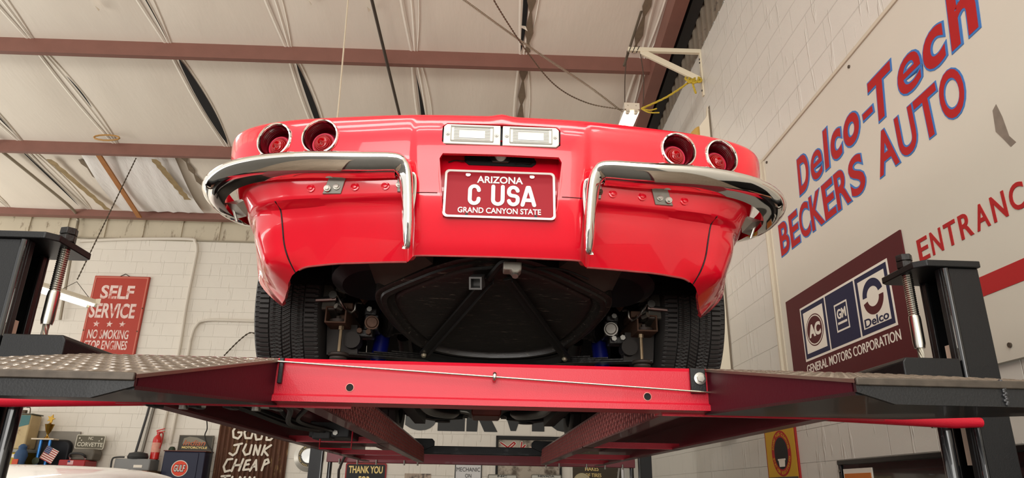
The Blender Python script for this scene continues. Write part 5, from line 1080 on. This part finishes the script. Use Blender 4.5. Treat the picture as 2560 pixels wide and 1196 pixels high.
# cabinet with its round badge, and what stands on and by it
gc = thing('oil_cabinet', 'navy blue cabinet with a round orange badge against the back wall', 'cabinet', (-4.42, -.6, .15), BW)
b = MB(BW); b.rect(-4.70, -4.11, -.6, .46, .02, .30); part('body', b, cm('cabinet_navy', 26, 28, 52, rough=.35, coat=.2), gc, bevel=.012)
b = MB(BW); b.rect(-4.71, -4.10, .46, .475, .0, .31); part('top', b, cm('cabinet_top', 96, 58, 50), gc, bevel=.004)
b = MB(BW); b.rect(-4.685, -4.20, -.55, .445, .30, .312); dr = part('door', b, MATS['cabinet_navy'], gc, bevel=.005)
b = MB(BW); b.disc(-4.435, .228, .118, .112, .312, .318, 40); bd = part('badge', b, WHT, dr); b = MB(BW); b.disc(-4.435, .228, .108, .102, .318, .321, 40); part('badge_face', b, cm('badge_orange', 222, 74, 48), dr)
b = MB(BW); b.text('GULF', -4.515, -4.352, .178, .282, .321, .325, .06, .1); part('lettering', b, NAVY, dr, smooth=0)
b = MB(BW); b.text('GULF', -4.512, -4.356, .184, .276, .3245, .328, .02, .1); part('lettering', b, WHT, dr, label='white lettering', smooth=0)
ins = thing('framed_tin_sign', 'dark framed tin sign with orange script standing on the navy cabinet', 'sign', (-4.36, .475, .05), BW)
b = MB(BW); b.rect(-4.62, -4.115, .476, .705, .04, .06); part('panel', b, cm('tin_dark', 74, 70, 62, noise=.15, nscale=6), ins)
b = MB(BW); o = rrect(-4.62, -4.115, .476, .705, .004, .06); i = rrect(-4.607, -4.128, .49, .692, .004, .06); b.grid([o, [(p[0], p[1], .066) for p in o], [(p[0], p[1], .066) for p in i], i], True); part('frame', b, cm('tin_frame', 104, 96, 84), ins, smooth=0)
b = MB(BW); b.text('MOTORCYCLE', -4.56, -4.19, .513, .545, .06, .063, .03); part('lettering', b, GOLD, ins, smooth=0)
b = MB(BW); b.prism([(u, v, .06) for u, v in ((-4.56, .58), (-4.55, .66), (-4.47, .685), (-4.36, .675), (-4.25, .63), (-4.20, .60), (-4.30, .59), (-4.42, .60), (-4.50, .57))], (0, 0, .002)); part('emblem', b, cm('emblem_grey', 134, 128, 112), ins)
b = MB(BW); b.text('Indian', -4.55, -4.22, .557, .635, .062, .065, .01, .3); part('lettering', b, cm('script_orange', 186, 104, 70), ins, label='orange script', smooth=0)
b = MB(BW); b.tube(spline([(-4.215, .95, .20), (-4.20, .80, .15), (-4.225, .70, .13), (-4.17, .57, .12), (-4.10, .50, .12), (-4.08, .44, .12), (-4.08, .30, .12), (-4.08, .1, .12)], 6), .008, 6); single('power_cord', b, MATS['black_wire'], 'black power cord hanging down the right side of the navy cabinet', 'cord')
b = MB(BW); b.lathe([(0, 0), (.05, 0), (.045, .03), (.03, .055), (0, .06)], (-4.66, .475, .15), (0, 1, 0), 12); single('green_ornament', b, cm('dark_green', 44, 56, 40, noise=.4, nscale=30), 'small dark green knob on the left corner of the navy cabinet', 'ornament')
# workbench along the wall (its front hidden by the white car)
wbn = thing('workbench', 'long workbench along the left of the back wall', 'bench', (-6.2, -EYE, .35), BW)
b = MB(BW); b.rect(-8.2, -4.75, .145, .185, .07, .62); part('top', b, cm('bench_wood', 110, 84, 60, noise=.15), wbn)
for u in (-8.1, -6.5, -4.85):
    b = MB(BW); b.rect(u - .04, u + .04, -EYE, .145, .5, .58); part('leg', b, MATS['bench_wood'], wbn)
bx = thing('storage_box', 'grey plastic box on the bench below the fire extinguisher', 'box', (-5.07, .185, .3), BW)
b = MB(BW); b.rect(-5.32, -4.82, .185, .345, .12, .42); part('body', b, cm('box_grey', 130, 130, 128), bx, bevel=.015)
b = MB(BW); b.text('TOOLS', -5.03, -4.92, .23, .262, .42, .424, .03) if False else b.rect(-5.04, -4.92, .225, .262, .42, .424); part('label_plate', b, WHT, bx)
b = MB(BW); b.tube(spline([(-5.34, .19, .44), (-5.345, .33, .44), (-5.30, .36, .42), (-5.20, .365, .40)], 5), .012, 6); part('strap', b, MATS['letter_black'], bx)
fx = thing('fire_extinguisher', 'red fire extinguisher on the back wall above the grey box', 'fire extinguisher', (-4.87, .345, .2), BW)
b = MB(BW); b.lathe([(0, 0), (.055, 0), (.062, .01), (.062, .27), (.055, .305), (.030, .335), (.022, .345), (.022, .36)], (-4.87, .345, .2), (0, 1, 0), 24); part('cylinder', b, cm('extinguisher_red', 196, 40, 36, rough=.25, coat=.4), fx)
b = MB(BW); b.lathe([(.0632, .10), (.0632, .235)], (-4.87, .345, .2), (0, 1, 0), 24); part('label_band', b, cm('extinguisher_label', 214, 150, 130, noise=.2, nscale=30), fx)
b = MB(BW); b.lathe([(.022, .36), (.026, .365), (.026, .39), (0, .395)], (-4.87, .345, .2), (0, 1, 0), 14); b.prism([(-4.90, .735, .2), (-4.79, .775, .2), (-4.79, .787, .2), (-4.90, .755, .2)], (0, 0, .02)); b.prism([(-4.89, .72, .2), (-4.78, .735, .2), (-4.78, .745, .2), (-4.89, .735, .2)], (0, 0, .02)); part('valve', b, MATS['extinguisher_red'], fx)
b = MB(BW); b.tube(spline([(-4.86, .72, .21), (-4.80, .71, .22), (-4.79, .60, .23), (-4.80, .50, .24)], 5), .010, 7); part('hose', b, cm('ext_hose', 150, 34, 30), fx)
b = MB(BW); b.cyl((-5.12, .36, .09), (-5.07, 1.15, .06), .022, 12); single('upright_pipe', b, cm('pipe_steel', 120, 114, 104, metal=.5), 'grey upright pipe on the back wall left of the fire extinguisher', 'pipe')
b = MB(BW); b.tube(spline([(-5.20, .40, .11), (-5.17, .7, .10), (-5.135, 1.0, .1), (-5.13, 1.2, .08)], 6), .018, 8); single('black_hose', b, HOSE, 'black hose beside the grey upright pipe', 'hose')
b = MB(BW); b.lathe([(0, 0), (.13, 0), (.14, .03), (.12, .08), (.03, .10), (0, .10)], (-5.06, .345, .30), (0, 1, 0), 20); single('hose_reel', b, MATS['letter_black'], 'black round reel on the grey plastic box', 'reel')
# oil can, trophy, flag, plate, tool boxes on the bench
oc = thing('oil_can', 'old teal and cream oil can with wire handle on the bench at left', 'can', (-6.93, .445, .2), BW)
b = MB(BW); b.rect(-7.14, -6.66, .445, .93, .10, .36); part('body', b, cm('can_cream', 186, 164, 122, noise=.2, nscale=8, dark=(112, 72, 44), dscale=6, dthr=.58), oc, bevel=.02)
b = MB(BW); b.prism([(u, v, .36) for u, v in ((-7.13, .92), (-6.67, .92), (-6.67, .79), (-7.13, .66))], (0, 0, .004)); part('teal_band', b, cm('can_teal', 70, 112, 112, noise=.2, nscale=10), oc)
b = MB(BW); b.prism([(u, v, .364) for u, v in ((-7.13, .90), (-6.81, .785), (-7.13, .69))], (0, 0, .003)); part('pennant', b, cm('can_pennant', 214, 190, 160, noise=.1), oc)
b = MB(BW); b.text('X', -6.99, -6.89, .755, .815, .367, .370, .03); part('lettering', b, MATS['can_teal'], oc, smooth=0)
b = MB(BW); b.rect(-7.15, -6.65, .93, .945, .09, .37); part('top_rim', b, cm('can_rim', 96, 96, 84, metal=.4, noise=.3), oc, bevel=.004)
b = MB(BW); b.tube(spline([(-6.98, .945, .22), (-6.965, 1.03, .22), (-6.89, 1.06, .22), (-6.80, 1.04, .22), (-6.78, .945, .22)], 6), .008, 6); part('handle', b, cm('wire_handle', 90, 78, 64, metal=.6), oc)
b = MB(BW); b.cyl((-6.85, .945, .24), (-6.85, 1.0, .24), .035, 14); part('cap', b, MATS['wire_handle'], oc)
tb = thing('gilt_box', 'gilt box with white top under the old oil can', 'box', (-6.9, .185, .2), BW)
b = MB(BW); b.rect(-7.2, -6.62, .185, .40, .08, .40); part('body', b, mat('gilt', (150, 128, 44), .25, .7, noise=.3, nscale=4), tb, bevel=.01)
b = MB(BW); b.rect(-7.2, -6.62, .40, .445, .08, .40); part('lid', b, cm('lid_grey', 150, 150, 140), tb, bevel=.008)
b = MB(BW); b.rect(-7.18, -6.80, .23, .262, .40, .404); b.rect(-7.0, -6.64, .33, .375, .40, .403); part('front_strip', b, WHT, tb)
bp2 = thing('backing_card', 'large grey card leaning on the back wall behind the trophy', 'card', (-6.35, .185, .05), BW)
b = MB(BW); b.rect(-6.72, -6.09, .185, .725, .02, .04); part('card', b, cm('card_grey', 140, 134, 124), bp2)
bs = thing('black_cushion', 'black rounded cushion behind the flag and trophy', 'cushion', (-6.3, .185, .1), BW)
b = MB(BW); b.prism(rrect(-6.60, -6.13, .185, .60, .10, .06), (0, 0, .10)); part('pad', b, cm('cushion_black', 16, 17, 22, rough=.5), bs, bevel=.03)
tr2 = thing('trophy', 'gold star trophy on twin blue columns', 'trophy', (-6.41, .185, .25), BW)
b = MB(BW); b.rect(-6.58, -6.27, .185, .205, .19, .33); part('base', b, MATS['cushion_black'], tr2)
for u in (-6.50, -6.37):
    b = MB(BW); b.cyl((u, .205, .26), (u, .585, .26), .022, 14); part('column', b, mat('blue_column', (60, 130, 200), .2, .5), tr2)
b = MB(BW); b.rect(-6.61, -6.29, .585, .605, .19, .33); part('tier', b, cm('marble', 216, 200, 176), tr2, bevel=.004)
GLD = mat('trophy_gold', (190, 150, 70), .2, 1.)
b = MB(BW); b.lathe([(.05, 0), (.03, .015), (.012, .04), (.012, .06), (.035, .10), (.06, .19), (.065, .20), (.03, .205), (.012, .22), (.010, .26)], (-6.43, .605, .26), (0, 1, 0), 20); part('cup', b, GLD, tr2)
b = MB(BW); b.prism([(-6.43 + r * math.sin(2 * PI * k / 10 + .3), .885 + r * math.cos(2 * PI * k / 10 + .3), .25) for k, r in ((k, .062 if k % 2 == 0 else .028) for k in range(10))], (0, 0, .02)); part('star', b, GLD, tr2, smooth=0)
fl = thing('small_flag', 'small stars and stripes flag leaning against the black cushion', 'flag', (-6.32, .185, .36), BW)
FM = BW @ Matrix.Translation((-6.40, .33, .37)) @ Matrix.Rotation(-.42, 4, 'Z') 
b = MB(FM)
for k in range(7): b.rect(.0, .19, .0 + k * .028, .014 + k * .028, 0, .003)
part('red_stripes', b, cm('flag_red', 168, 70, 68), fl, smooth=0)
b = MB(FM); b.rect(.0, .19, .0, .19, -.003, .0); part('cloth', b, WHT, fl, smooth=0)
b = MB(FM); b.rect(.0, .085, .095, .19, .003, .005); part('canton', b, cm('flag_blue', 58, 66, 106), fl, smooth=0)
b = MB(FM)
for i in range(4):
    for j in range(4): b.disc(.012 + i * .02, .107 + j * .023, .004, .004, .005, .006, 6)
part('stars', b, WHT, fl, smooth=0)['kind'] = 'stuff'
b = MB(FM); b.cyl((-.004, -.18, 0), (-.004, .20, 0), .004, 6); part('stick', b, cm('flag_stick', 120, 90, 60), fl)
rb = thing('blue_rosette', 'blue figure with an orange tag left of the flag', 'ornament', (-6.58, .185, .51), BW)
b = MB(BW); b.lathe([(0, 0), (.07, 0), (.065, .08), (.085, .17), (.07, .22), (.05, .25), (.055, .29), (.03, .32), (0, .33)], (-6.58, .185, .51), (0, 1, 0), 16); part('body', b, cm('rosette_blue', 50, 76, 110), rb)
b = MB(BW); b.rect(-6.63, -6.55, .205, .305, .585, .60); part('tag', b, cm('tag_orange', 200, 80, 50), rb, bevel=.004)
gb = thing('round_gauge', 'small dark round gauge in front of the cushion, left of the flag', 'gauge', (-6.42, .185, .40), BW)
b = MB(BW); b.lathe([(0, 0), (.045, 0), (.05, .01), (.04, .014), (0, .015)], (-6.425, .29, .40), (0, 0, 1), 20); b.rect(-6.44, -6.41, .185, .27, .39, .40); part('dial', b, cm('gauge_green', 60, 66, 50, metal=.4), gb)
cp = thing('novelty_plate', 'pewter plate with raised block lettering and rimmed edge on the bench', 'plate', (-5.87, .47, .12), BW)
CPM = BW @ Matrix.Translation((-5.865, .575, .13)) @ Matrix.Rotation(-.02, 4, 'Z')
PEW = cm('pewter_dark', 92, 86, 72, rough=.4, metal=.5); PEWL = cm('pewter_light', 176, 168, 150, rough=.35, metal=.5)
b = MB(CPM); b.prism(rrect(-.21, .21, -.10, .10, .02, 0), (0, 0, .006)); part('plate', b, PEW, cp)
b = MB(CPM); o = rrect(-.21, .21, -.10, .10, .02, .006); i = rrect(-.198, .198, -.088, .088, .015, .006); b.grid([o, [(p[0], p[1], .011) for p in o], [(p[0], p[1], .011) for p in i], i], True); part('rim', b, PEWL, cp)
b = MB(CPM); b.text('CORVETTE', -.18, .19, -.065, -.005, .006, .011, .03); part('lettering', b, PEWL, cp, smooth=0)
b = MB(CPM); b.text('NC', -.035, .035, .03, .075, .006, .011, .03); part('lettering', b, PEWL, cp, smooth=0)
for u, v in ((-.16, .05), (.16, .05)):
    b = MB(CPM); b.disc(u, v, .013, .013, .006, .014, 10); b.disc(u * .8, v * .4, .010, .010, .006, .013, 10); part('plate_bolt', b, PEWL, cp)
tx = thing('tool_box', 'grey tool case with black handle on a red box below the pewter plate', 'case', (-5.9, .31, .2), BW)
b = MB(BW); b.prism([(u, v, .08) for u, v in ((-6.04, .315), (-5.70, .315), (-5.68, .42), (-5.71, .475), (-6.0, .475))], (0, 0, .22)); part('case', b, cm('case_grey', 96, 90, 80, noise=.2, nscale=9), tx, bevel=.02)
b = MB(BW); b.tube(spline([(-6.0, .345, .31), (-5.985, .395, .36), (-5.88, .405, .37), (-5.80, .385, .36), (-5.79, .345, .31)], 6), .016, 8); part('handle', b, MATS['letter_black'], tx)
for u, v in ((-6.0, .36), (-5.79, .36)):
    b = MB(BW); b.cyl((u, v - .03, .31), (u - .01, v + .03, .33), .018, 10); part('latch', b, CHROME, tx)
rx = thing('red_tool_box', 'red metal tool box with a small flag sticker on the bench', 'tool box', (-5.92, .185, .2), BW)
b = MB(BW); b.rect(-6.11, -5.74, .185, .315, .07, .40); part('body', b, cm('toolbox_red', 158, 36, 40, rough=.3), rx, bevel=.015)
b = MB(BW); b.rect(-5.98, -5.90, .25, .305, .40, .402); part('sticker', b, cm('sticker_pink', 206, 160, 160), rx)
b = MB(BW); b.rect(-5.98, -5.945, .28, .305, .402, .403); part('sticker_corner', b, MATS['flag_blue'], rx)
hs_ = thing('hanging_sign', 'white sign with red letters hanging on the back wall at far left', 'sign', (-6.85, 1.17, 0), BW)
b = MB(BW); b.rect(-7.15, -6.66, 1.17, 1.40, .0, .07); part('panel', b, WHT, hs_, bevel=.006)
b = MB(BW); b.text('AFT', -7.05, -6.76, 1.20, 1.36, .07, .074, .03); part('lettering', b, SRED, hs_, smooth=0)
b = MB(BM); q = bpt(850, 1150, 6.6); b.tube(spline([bpt(866, 1135, 6.6), bpt(858, 1150, 6.6), bpt(850, 1170, 6.6), bpt(846, 1200, 6.6), bpt(845, 1400, 6.6)], 5), .012, 7); single('lift_cord', b, MATS['black_wire'], 'black cord hanging beside the left front lift post', 'cord')
# ------------------------------------------------------------------ the white car parked at the left, only its roof in view
wc = thing('white_car', 'white car with smooth rounded roof parked at lower left', 'car', (-2.95, 5.3, -EYE), BM)
WP = mat('white_car_paint', (232, 230, 228), .25, coat=.8)
secs = []
XC = -2.98
def sect(y, zb, zr, wb, wr):
    pts = [(-wb * .96, -.98), (-wb, -.75), (-wb, -.45), (-wb * .97, zb), (-wr - .03, zr - .10), (-wr + .02, zr - .045), (-wr + .10, zr - .018), (-wr * .5, zr - .004), (0, zr), (wr * .5, zr - .004), (wr - .10, zr - .018), (wr - .02, zr - .045), (wr + .03, zr - .10), (wb * .97, zb), (wb, -.45), (wb, -.75), (wb * .96, -.98)]
    return [(XC + x, y, z) for x, z in pts]
rows = [sect(2.9, -.42, -.36, .72, .55), sect(3.0, -.32, -.24, .82, .62), sect(3.5, -.28, -.14, .86, .66), sect(4.0, -.27, -.02, .87, .66), sect(4.5, -.27, .102, .88, .70), sect(5.0, -.27, .120, .88, .72), sect(5.6, -.27, .098, .88, .70), sect(6.1, -.28, -.03, .88, .66), sect(6.5, -.30, -.18, .87, .66), sect(7.1, -.34, -.30, .85, .62), sect(7.3, -.45, -.42, .76, .55)]
b = MB(BM); b.grid(rows); b.add(rows[0], [tuple(range(17))]); b.add(rows[-1], [tuple(range(17))[::-1]]); o = part('body', b, WP, wc, smooth=60); ss_ = o.modifiers.new('smooth', 'SUBSURF'); ss_.levels = 2; ss_.render_levels = 2
for s_ in (-1, 1):
    b = MB(BM); b.add([(XC + s_ * (.885), 4.15, -.24), (XC + s_ * .885, 6.2, -.24), (XC + s_ * .755, 5.75, -.01), (XC + s_ * .755, 4.5, .0)], [(0, 1, 2, 3)]); part('side_window', b, mat('car_glass', (14, 16, 18), .05, coat=1), wc)
    for y in (3.7, 6.4): b = MB(BM); b.lathe([(.20, -.1), (.30, -.1), (.315, -.07), (.315, .07), (.30, .1), (.20, .1), (0, .07)], (XC + s_ * .76, y, -.885), (s_, 0, 0), 28); part('wheel', b, RUBBER, wc)
